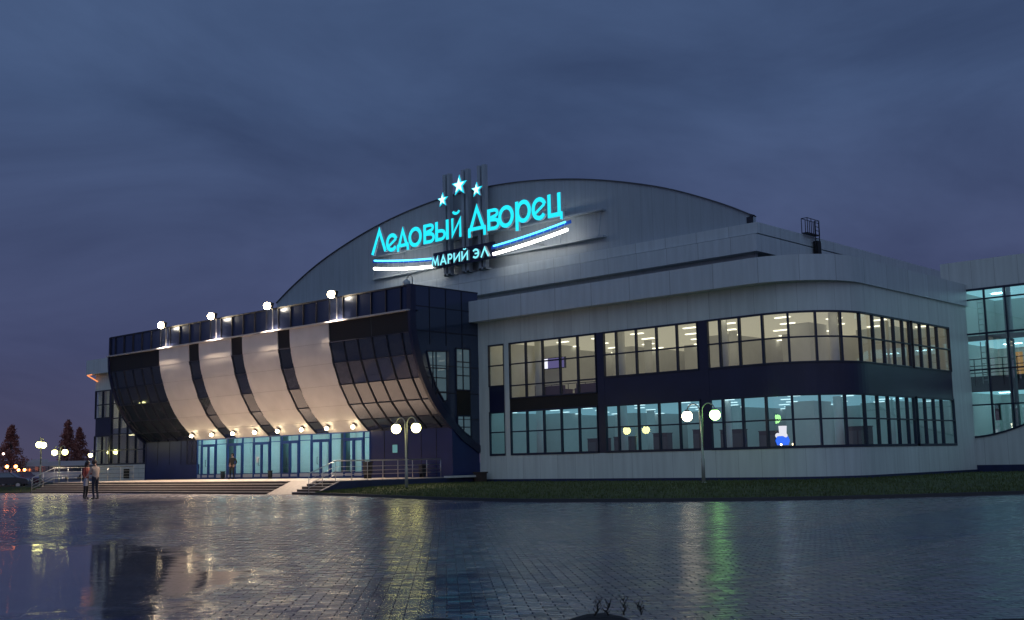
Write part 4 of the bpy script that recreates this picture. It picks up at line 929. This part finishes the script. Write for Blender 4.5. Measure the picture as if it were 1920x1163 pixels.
for y in (71.9, 72.5): g.tube([(X, y, 14.6), (X, y, 17.7)], .04, 6)
for k in range(11): g.tube([(X, 71.9, 14.8+.28*k), (X, 72.5, 14.8+.28*k)], .025, 6)
g.build('ladder', M_trim, t)
g = MB(); g.box(X-.35, X+.1, 70.6, 72.4, 16.68, 16.74)
for y in (70.65, 71.2, 71.8, 72.35): g.tube([(X-.35, y, 16.7), (X-.35, y, 17.75)], .028, 6); g.tube([(X+.1, y, 16.7), (X+.1, y, 17.75)], .028, 6)
for z in (17.75,): g.tube([(X+.1, 70.65, z), (X+.1, 72.35, z), (X-.35, 72.35, z), (X-.35, 70.65, z), (X+.1, 70.65, z)], .028, 6)
g.build('cage', M_trim, t)
g = MB(); g.box(X-.2, X+.12, 71.95, 72.45, 14.7, 16.3); g.build('hatch', M_black, t)

# ------------------------------------------------------------------ things inside the glazed wing
M_sofa = mat('sofa_cloth', (.06, .03, .045), .8)
def sofa(label, x, y, w, z=4.98):
    t = thing('sofa', label, 'sofa', (x, y, z), 'sofas on the upper floor')
    g = MB(); g.box(x, x+w, y, y+.7, z+.12, z+.42); g.build('seat', M_sofa, t)
    g = MB(); g.box(x, x+w, y+.0, y+.18, z+.42, z+.82); g.build('backrest', M_sofa, t)
    for k in (0, 1): g = MB(); g.box(x-.12+k*(w+.0), x+.0+k*(w+.12), y, y+.7, z+.12, z+.6); g.build('armrest', M_sofa, t)
    for k in (0.05, w-.1):
        g = MB(); g.box(x+k, x+k+.06, y+.05, y+.65, z, z+.12); g.build('leg', M_dark, t)
sofa('dark red sofa seen through the tall window, nearer its left end', -44.1, 50.6, 1.7)
sofa('dark sofa seen through the tall window, next to its right end', -41.6, 50.8, 2.0)
t = thing('indoor_railing', 'thin metal railing inside the tall upper window', 'railing', (-44, 52, 4.98))
g = MB()
for z in (6.0, 5.6, 5.25): g.tube([(-46, 52.2, z), (-38, 52.2, z)], .022, 6)
g.build('handrail', M_trim, t); g = MB()
for i in range(13): g.tube([(-46+i*.66, 52.2, 4.98), (-46+i*.66, 52.2, 6.0)], .022, 6)
g.build('post', M_trim, t)
t = thing('screen', 'lit white screen with a violet patch high inside the tall upper window', 'screen', (-45.5, 53, 7.2))
g = MB(); g.box(-47+.4, -44.2, 53.0, 53.08, 7.05, 7.75); g.build('frame', M_dark, t)
g = MB(); g.box(-46.5, -45.6, 52.98, 52.995, 7.1, 7.7); g.build('display', emitter('screen_white', (.9, .88, 1), 1.3), t)
g = MB(); g.box(-45.6, -44.3, 52.98, 52.995, 7.1, 7.7); g.build('display', emitter('screen_violet', (.26, .22, .55), .42), t)
M_desk = mat('dark_desk', (.03, .04, .05), .5)
DSK = [(-41.2, 51.2, 1.3, 1.95, 'dark cabinet inside the lower floor, fourth pane of the tall window'), (-39.6, 51.6, 1.2, 2.0, 'dark cabinet inside the lower floor at the right end of the tall window'), (-36.3, 50.8, .9, 2.1, 'dark cabinet on the lower floor behind the reflected lamp globes'), (-33.6, 50.6, .8, 2.2, 'tall narrow dark cabinet on the lower floor left of the green lamp'),
       (-32.3, 51.2, 1.3, 2.15, 'double dark cabinet on the lower floor behind the warm globe'), (-29.9, 51.0, 1.1, 2.0, 'dark cabinet on the lower floor right of the lamp pole'), (-25.9, 52.6, 1.1, 2.1, 'dark cabinet on the lower floor in the rounded corner')]
for x, y, w, h, lb in DSK:
    t = thing('cabinet', lb, 'cabinet', (x, y, .68), 'cabinets on the lower floor')
    g = MB(); g.box(x, x+w, y, y+.5, .78, .68+h); g.box(x-.03, x+w+.03, y-.03, y+.53, .68+h, .72+h); g.build('body', M_desk, t)
    for k in (0, 1): g = MB(); g.box(x+.05+k*w*.5, x+w*.5-.03+k*w*.5, y-.025, y-.002, .85, .5+h); g.build('door', mat('cabinet_door', (.06, .08, .09), .4), t)
    g = MB(); g.box(x+.04, x+w-.04, y+.04, y+.46, .68, .78); g.build('foot', M_dark, t)
t = thing('display_stand', 'glowing white and blue stand on the lower floor behind the curved glass', 'display', (-28.3, 50.6, .68))
X, Y = -28.35, 50.6
g = MB(); g.tube([(X, Y, 1.98), (X, Y, 2.2), (X, Y, 2.42)], [.28, .36, .27], 14); g.build('base', emitter('stand_blue', (.02, .16, 1), 1.1), t)
g = MB(); g.tube([(X+.03, Y, 2.42), (X+.03, Y, 2.92)], [.17, .20], 12); g.ball((X-.2, Y-.1, 2.45), .13, 10, 8); g.ball((X+.2, Y-.1, 2.45), .12, 10, 8); g.build('panel', emitter('stand_white', (.92, .9, 1), 1.0), t)
g = MB(); g.box(X-.5, X+.5, Y-.2, Y+.3, .68, 1.95); g.build('plinth', M_desk, t)
for i, dx in enumerate((-.62, .1, .75)): g = MB(); g.ball((X+dx, Y-.35, 2.0), .055, 8, 6); g.build('spotlight', emitter('stand_spot', (1, .8, .45), 6) if 'stand_spot' not in MAT else MAT['stand_spot'], t)

# ------------------------------------------------------------------ far left: bus, cars, trees
def bus():
    p = far(119, 200); d = Vector((p[0], p[1], 0)).normalized(); sx = Vector((d.y, -d.x, 0))
    t = thing('bus', 'long white bus with dark window band parked behind the left railing', 'bus', (0, 0, 0))
    g = MB(); g.box(-6, 6, -1.25, 1.25, .45, 1.35); g.box(-6, 6, -1.25, 1.25, 2.25, 2.95); g.box(-5.9, 5.9, -1.1, 1.1, 2.95, 3.02); g.build('body', mat('bus_paint', (.50, .47, .48), .35), t)
    g = MB(); g.box(-5.97, 5.97, -1.23, 1.23, 1.35, 2.25); g.build('window', M_mirror, t)
    g = MB()
    for i in range(9): g.box(-5.98+1.48*i, -5.86+1.48*i, -1.26, 1.26, 1.35, 2.25)
    g.build('window_pillar', M_dark, t)
    g = MB(); g.box(-4.2, -1.6, -.8, .8, 3.0, 3.35); g.build('roof_unit', MAT['bus_paint'], t)
    for x in (-3.8, 3.6):
        for y in (-1.15, 1.15):
            g = MB(); g.tube([(x, y-.13, .48), (x, y+.13, .48)], .48, 18); w = g.build('wheel', M_dark, t); g = MB(); g.tube([(x, y-.15, .48), (x, y+.15, .48)], .24, 12); g.build('rim', M_steel, w)
    for y in (-.9, .9): g = MB(); g.box(6.0, 6.04, y-.15, y+.15, .7, .95); g.build('headlight', emitter('bus_headlight', (1, .95, .8), .7) if 'bus_headlight' not in MAT else MAT['bus_headlight'], t)
    t.location = (p[0], p[1], 0); t.rotation_euler = (0, 0, math.atan2(sx.y, sx.x))
bus()
def car(label, p, rz, paint):
    t = thing('parked_car', label, 'car', (0, 0, 0), 'cars parked at the far left')
    pr = [(-2.1, .42), (-2.12, .82), (-1.75, .93), (-1.25, .98), (-.65, 1.42), (.55, 1.44), (1.25, .98), (1.95, .86), (2.12, .70), (2.12, .40)]
    g = MB(); lo = [(x, z) for x, z in pr if z < 1.2]; g.prism([(x, -.85, z) for x, z in lo], (0, 1.7, 0)); g.prism([(-1.25, -.74, .96), (-.62, -.64, 1.42), (.52, -.64, 1.44), (1.22, -.74, .96)], (0, 1.36, 0)); g.build('body', paint, t)
    g = MB(); g.prism([(-1.08, -.765, 1.0), (-.58, -.68, 1.36), (.48, -.68, 1.37), (1.02, -.765, 1.0)], (0, 1.47, 0)); g.build('window', M_mirror, t)
    for x in (-1.3, 1.32):
        for y in (-.78, .78): g = MB(); g.tube([(x, y-.1, .31), (x, y+.1, .31)], .31, 16); w = g.build('wheel', M_dark, t); g = MB(); g.tube([(x, y-.11, .31), (x, y+.11, .31)], .18, 10); g.build('rim', M_steel, w)
    for y in (-.6, .6): g = MB(); g.ball((2.08, y, .66), .10, 8, 6); g.build('headlight', mat('headlight_glass', (.7, .7, .65), .1), t); g = MB(); g.box(-2.14, -2.08, y-.15, y+.15, .68, .82); g.build('tail_light', mat('tail_red', (.3, .01, .01), .3), t)
    t.location = p; t.rotation_euler = (0, 0, rz)
car('dark car parked below the orange lamps, at the left edge', far(20, 112, .0), R(55), mat('dark_paint', (.02, .02, .03), .25, coat=.6))
car('dark red car parked between the orange lamps and the railing', far(50, 121, .0), R(20), mat('red_paint', (.10, .015, .02), .25, coat=.6))
M_leaf = mat('autumn_leaves', (.34, .12, .09), .8, var=.4, vscale=.6)
M_bark = mat('bark', (.05, .035, .028), .9)
def tree(label, px, d, h, w, seed, top=.0):
    p = far(px, d); rnd = random.Random(seed)
    t = thing('autumn_tree', label, 'tree', p, 'trees beyond the car park')
    g = MB(); g.tube([(p[0], p[1], 0), (p[0]+.1, p[1], h*.45), (p[0], p[1], h*.93)], [.22, .14, .03], 8)
    limbs = []
    for k in range(16):
        z = h*(.18+.7*k/16); a = rnd.random()*6.28; r = w*(1-z/h)*(.5+.5*rnd.random())+.15
        e = (p[0]+r*math.cos(a), p[1]+r*math.sin(a), z+r*.45); limbs.append(e); g.tube([(p[0], p[1], z), e], [.06, .015], 5)
    g.build('trunk', M_bark, t)
    g = MB()
    cl = []
    for k in range(120):
        u = rnd.random()**.8; z = h*(.14+.86*u); r = (w*(1-u)**.95+.1)*rnd.random()**.5; a = rnd.random()*6.28
        cl.append((p[0]+r*math.cos(a), p[1]+r*math.sin(a), z, .25+.5*(1-u)))
    for cx, cy, cz, cr in cl:
        for i in range(38):
            q = Vector((rnd.gauss(0, 1), rnd.gauss(0, 1), rnd.gauss(0, 1)))*cr*.55; c = Vector((cx, cy, cz))+q
            u = Vector((rnd.gauss(0, 1), rnd.gauss(0, 1), rnd.gauss(0, 1))).normalized(); v = u.orthogonal().normalized(); s = .10+.10*rnd.random()
            g.face([c-u*s, c+v*s*.6, c+u*s, c-v*s*.6])
    g.build('crown', M_leaf, t)
tree('broad reddish tree at the left edge behind the street lamps', 30, 200, 8.8, 3.2, 1)
tree('tallest pointed reddish tree right of the twin globe lamp', 134, 215, 10.2, 2.1, 2)
tree('pointed reddish tree half merged into the taller one beside the arena', 156, 220, 8.9, 2.3, 4)

# ------------------------------------------------------------------ people
SKIN = mat('skin', (.42, .24, .17), .55)
def person(label, loc, rz, scale, J, E, mats, hair, hair_m, facing=(0, 1, 0), extra=None):
    """J: joint -> (position, radius); E: edges (a, b, material index); one skinned surface from the pelvis up"""
    t = thing('person', label, 'person', (0, 0, 0), None)
    names = list(J); idx = {n: i for i, n in enumerate(names)}
    me = bpy.data.meshes.new('body'); me.from_pydata([J[n][0] for n in names], [(idx[a], idx[b]) for a, b, _ in E], [])
    tmp = bpy.data.objects.new('body_tmp', me); COL.objects.link(tmp)
    bm = bmesh.new(); bm.from_mesh(me); bm.verts.layers.skin.verify(); bm.to_mesh(me); bm.free()
    md = tmp.modifiers.new('skin', 'SKIN'); md.use_smooth_shade = True
    for i, n in enumerate(names):
        r = J[n][1]; r = r if isinstance(r, tuple) else (r, r)
        me.skin_vertices[0].data[i].radius = r; me.skin_vertices[0].data[i].use_root = (n == 'pelvis')
    sb = tmp.modifiers.new('sub', 'SUBSURF'); sb.levels = 1; sb.render_levels = 1
    dg = bpy.context.evaluated_depsgraph_get(); ev = tmp.evaluated_get(dg); out = bpy.data.meshes.new_from_object(ev)
    bpy.data.objects.remove(tmp)
    out.materials.clear()
    for m in mats: out.materials.append(m)
    seg = [(Vector(J[a][0]), Vector(J[b][0]), k) for a, b, k in E]
    for p in out.polygons:
        c = p.center; best = 1e9
        for a, b, k in seg:
            d = b-a; u = max(0, min(1, (c-a).dot(d)/max(1e-6, d.length_squared))); q = (a+d*u-c).length
            if q < best: best = q; p.material_index = k
        p.use_smooth = True
    b = bpy.data.objects.new('body', out); COL.objects.link(b); b.parent = t
    hp = Vector(J['head'][0]); f = Vector(facing).normalized()
    g = MB(); c = hp - f*.022+Vector((0, 0, .035)); g.ball(c, .112, 14, 10, 1.08)
    g.v = [tuple(Vector(v)) for v in g.v]
    keep = MB()
    for fc in g.f:
        cc = sum((Vector(g.v[i]) for i in fc), Vector())/len(fc); q = cc-hp
        if q.dot(f) < .055 or q.z > .085: keep.face([g.v[i] for i in fc], True)
    if hair == 'long': keep.tube([hp-f*.05+Vector((0, 0, .04)), hp-f*.085+Vector((0, 0, -.10)), hp-f*.10+Vector((0, 0, -.26))], [.09, .095, .05], 10)
    keep.build('hair', hair_m, t)
    s_ = f.cross(Vector((0, 0, 1)))
    g = MB(); 
    for k in (-1, 1): g.ball(hp+f*.085+s_*k*.034+Vector((0, 0, .012)), .012, 8, 6)
    g.build('eyes', M_dark, t)
    if extra: extra(t)
    t.location = loc; t.rotation_euler = (0, 0, rz); t.scale = (scale,)*3
    return t
def skeleton(lean=0, hips=0, headoff=(0, 0, 0), arms=None, legs=None, fat=1.0):
    """a standing figure 1.75 m tall that faces +Y; arms and legs are (elbow, wrist) and (knee, ankle, toe) per side"""
    y = lambda z: lean*max(0, z-.95)
    J = {'pelvis': ((hips, 0, .96), (.15*fat, .115*fat)), 'waist': ((hips, y(1.12), 1.12), (.145*fat, .105*fat)), 'chest': ((0, y(1.32), 1.32), (.175*fat, .12*fat)), 'neckbase': ((0, y(1.46), 1.46), (.075, .07)), 'neck': ((headoff[0]*.4, y(1.53)+headoff[1]*.4, 1.53), (.052, .055)), 'head': ((headoff[0], y(1.64)+headoff[1]+.02, 1.635+headoff[2]), (.085, .10)), 'crown': ((headoff[0], y(1.72)+headoff[1], 1.70+headoff[2]), (.07, .08)), 'nose': ((headoff[0], y(1.62)+headoff[1]+.125, 1.615+headoff[2]), .014)}
    E = [('pelvis', 'waist', 0), ('waist', 'chest', 0), ('chest', 'neckbase', 0), ('neckbase', 'neck', 2), ('neck', 'head', 2), ('head', 'crown', 2), ('head', 'nose', 2)]
    for sd, s in (('l', -1), ('r', 1)):
        el, wr = arms[sd]; kn, an, to = legs[sd]
        J['sh'+sd] = ((s*.19*fat, y(1.40), 1.405), .068); J['el'+sd] = (el, .052); J['wr'+sd] = (wr, .034)
        d = (Vector(wr)-Vector(el)).normalized(); pm = Vector(wr)+d*.07; J['pa'+sd] = (tuple(pm), (.036, .02))
        E += [('chest', 'sh'+sd, 0), ('sh'+sd, 'el'+sd, 0), ('el'+sd, 'wr'+sd, 0), ('wr'+sd, 'pa'+sd, 2)]
        side = d.cross(Vector((0, 1, .2))).normalized(); fwdv = side.cross(d)
        for k, ln in enumerate((.062, .072, .068, .052)):
            b0 = pm+side*(-.024+.016*k)+d*.03; J[f'f{k}a'+sd] = (tuple(b0), .0095); J[f'f{k}b'+sd] = (tuple(b0+d*ln*.6+fwdv*.012), .0085); J[f'f{k}c'+sd] = (tuple(b0+d*ln+fwdv*.034), .007)
            E += [('pa'+sd, f'f{k}a'+sd, 2), (f'f{k}a'+sd, f'f{k}b'+sd, 2), (f'f{k}b'+sd, f'f{k}c'+sd, 2)]
        th = Vector(wr)+d*.03-side*.035+fwdv*.01; J['ta'+sd] = (tuple(th), .012); J['tb'+sd] = (tuple(th+d*.035-side*.018+fwdv*.015), .010)
        E += [('wr'+sd, 'ta'+sd, 2), ('ta'+sd, 'tb'+sd, 2)]
        J['hip'+sd] = ((hips+s*.095*fat, 0, .88), (.088*fat, .092*fat)); J['kn'+sd] = (kn, (.06, .062)); J['an'+sd] = (an, (.042, .046)); J['he'+sd] = ((an[0], an[1]-.02, .045), (.042, .045)); J['to'+sd] = (to, (.042, .03))
        E += [('pelvis', 'hip'+sd, 1), ('hip'+sd, 'kn'+sd, 1), ('kn'+sd, 'an'+sd, 1), ('an'+sd, 'he'+sd, 3), ('he'+sd, 'to'+sd, 3)]
    return J, E
def col(n, c, r=.8): return mat(n, c, r, var=.12, vscale=6)
# the man who waits before the doors, hands in his jacket pockets
J, E = skeleton(0, .02, (0, .0, 0), {'l': ((-.30, -.08, 1.15), (-.225, .03, .97)), 'r': ((.30, -.08, 1.15), (.225, .03, .97))}, {'l': ((-.10, .03, .50), (-.11, -.02, .09), (-.13, .15, .032)), 'r': ((.13, .05, .50), (.15, .04, .09), (.19, .20, .032))})
person('man in a dark jacket and trousers standing alone before the glass doors', (-67.75, 45.05, PLAT), R(205), 1.0, J, E, [col('black_jacket', (.03, .028, .026)), col('dark_trousers', (.022, .02, .022)), SKIN, M_dark], 'short', mat('dark_hair', (.02, .014, .01), .6), (0, 1, 0))
# the couple: he in a pale jacket, seen from his back half, she in dark red
J, E = skeleton(.05, .0, (0, .06, -.03), {'l': ((-.27, .10, 1.13), (-.20, .30, 1.02)), 'r': ((.27, .08, 1.12), (.20, .28, .98))}, {'l': ((-.10, .03, .50), (-.10, -.03, .09), (-.11, .14, .032)), 'r': ((.11, .02, .50), (.12, -.05, .09), (.14, .12, .032))}, 1.08)
person('man in a pale jacket and dark trousers standing on the plaza, facing the woman', (-55.62, 28.78, 0), R(108), 1.15, J, E, [col('pale_jacket', (.42, .33, .28)), col('navy_trousers', (.02, .022, .04)), SKIN, M_dark], 'short', mat('brown_hair', (.05, .03, .02), .6), (0, 1, -.15))
def bag(t):
    g = MB(); g.prism([(.20, .16, .60), (.40, .18, .60), (.38, .19, .88), (.28, .18, .95), (.22, .17, .90)], (0, .13, 0)); g.build('bag_body', mat('pale_bag', (.20, .22, .30), .45, bump=.6, bscale=12), BAG)
    g = MB(); g.tube([(.24, .21, .93), (.27, .21, 1.02), (.31, .22, .93)], .012, 6); g.build('handle', MAT['pale_bag'], BAG)
J, E = skeleton(.04, -.01, (0, .05, -.02), {'l': ((-.25, .06, 1.14), (-.17, .26, 1.16)), 'r': ((.25, .04, 1.12), (.27, .16, .98))}, {'l': ((-.09, .04, .50), (-.08, -.02, .09), (-.09, .14, .032)), 'r': ((.10, .05, .50), (.10, .0, .09), (.11, .16, .032))}, .92)
person('woman with long dark hair in a dark red jacket standing close to the man', (-57.28, 29.1, 0), R(-66), 1.12, J, E, [col('red_jacket', (.20, .035, .035)), col('black_trousers', (.015, .014, .018)), SKIN, M_dark], 'long', mat('black_hair', (.015, .010, .012), .5), (0, 1, -.1))
BAG = thing('shopping_bag', 'pale plastic bag hanging from the woman\'s hand on the plaza', 'bag', (0, 0, 0))
bag(None); BAG.location = (-57.28, 29.1, 0); BAG.rotation_euler = (0, 0, R(-66)); BAG.scale = (1.12,)*3

# ------------------------------------------------------------------ the flower bed the photographer stands behind
M_soil = mat('dark_soil', (.012, .010, .009), .95, var=.4, vscale=9, bump=.8, bscale=18)
def bed():
    rnd = random.Random(11)
    P = [(-2.95, 1.62), (-2.5, 1.86), (-2.2, 2.02), (-2.0, 2.22), (-1.82, 2.40), (-1.55, 2.62)]
    f = fwd.copy(); f.z = 0; f.normalize(); r = right.copy(); r.z = 0; r.normalize()
    g = MB(); nx, ny = 70, 10; vs = []
    for i in range(nx+1):
        u = -1.6+3.2*i/nx
        bump = .032*math.exp(-((u+.22)/.095)**4)*(1-.5*(u+.22)) + .034*math.exp(-((u-.21)/.10)**4) + .030*math.exp(-((u+1.36)/.10)**4)
        for j in range(ny+1):
            v = 2.55+.9*j/ny; q = f*v+r*u; e = math.sin(math.pi*j/ny)
            vs.append((q.x, q.y, 1.049+bump*1.15*e+rnd.uniform(-.005, .005)-.10*(1-e)))
    g.mesh(vs, [(i*(ny+1)+j, (i+1)*(ny+1)+j, (i+1)*(ny+1)+j+1, i*(ny+1)+j+1) for i in range(nx) for j in range(ny)], True)
    struct('flower_bed', g, M_soil)
    a, b, c, d = [(f*v+r*u) for u, v in ((-1.6, 2.55), (1.6, 2.55), (1.6, 3.45), (-1.6, 3.45))]
    g = MB(); g.prism([(p.x, p.y, 0) for p in (a, b, c, d)], (0, 0, .955)); o = g.build('planter_wall', mat('planter_concrete', (.2, .2, .2), .8, var=.1)); tag(o, 'low concrete planter wall under the dark soil in front', 'planter')
    k = 0
    for u, h, lb in ((.195, .034, 'leftmost bare twig plant on the dark soil bump in front'), (.232, .026, 'short bare twig between the two taller twigs in front'), (.272, .036, 'tallest bare twig plant right of the short one in front'), (.315, .022, 'small leaning twig at the right end of the soil bump')):
        p = f*3.0+r*u; t = thing('dry_weed', lb, 'plant', (p.x, p.y, 1.09), 'bare twigs in the planter')
        z0 = 1.09; g = MB(); pts = [Vector((p.x, p.y, z0))]
        for i in range(5): pts.append(pts[-1]+r*rnd.uniform(-.007, .007)+Vector((0, 0, h/5)))
        g.tube(pts, [.0028, .0026, .0024, .002, .0017, .0012], 5); g.build('stem', M_soil, t)
        g = MB()
        for q in pts[1:]:
            for s in (-1, 1):
                e = q+r*s*rnd.uniform(.004, .011)+Vector((0, 0, rnd.uniform(.006, .014))); g.tube([q, e], [.0016, .0008], 4)
                w = e; g.face([w, w+r*.002+Vector((0, 0, .001)), w+Vector((0, 0, .004)), w-r*.002+Vector((0, 0, .002))])
        g.build('twig', M_soil, t)
bed()
for o in scene.objects:
    if '_w' in o: del o['_w']
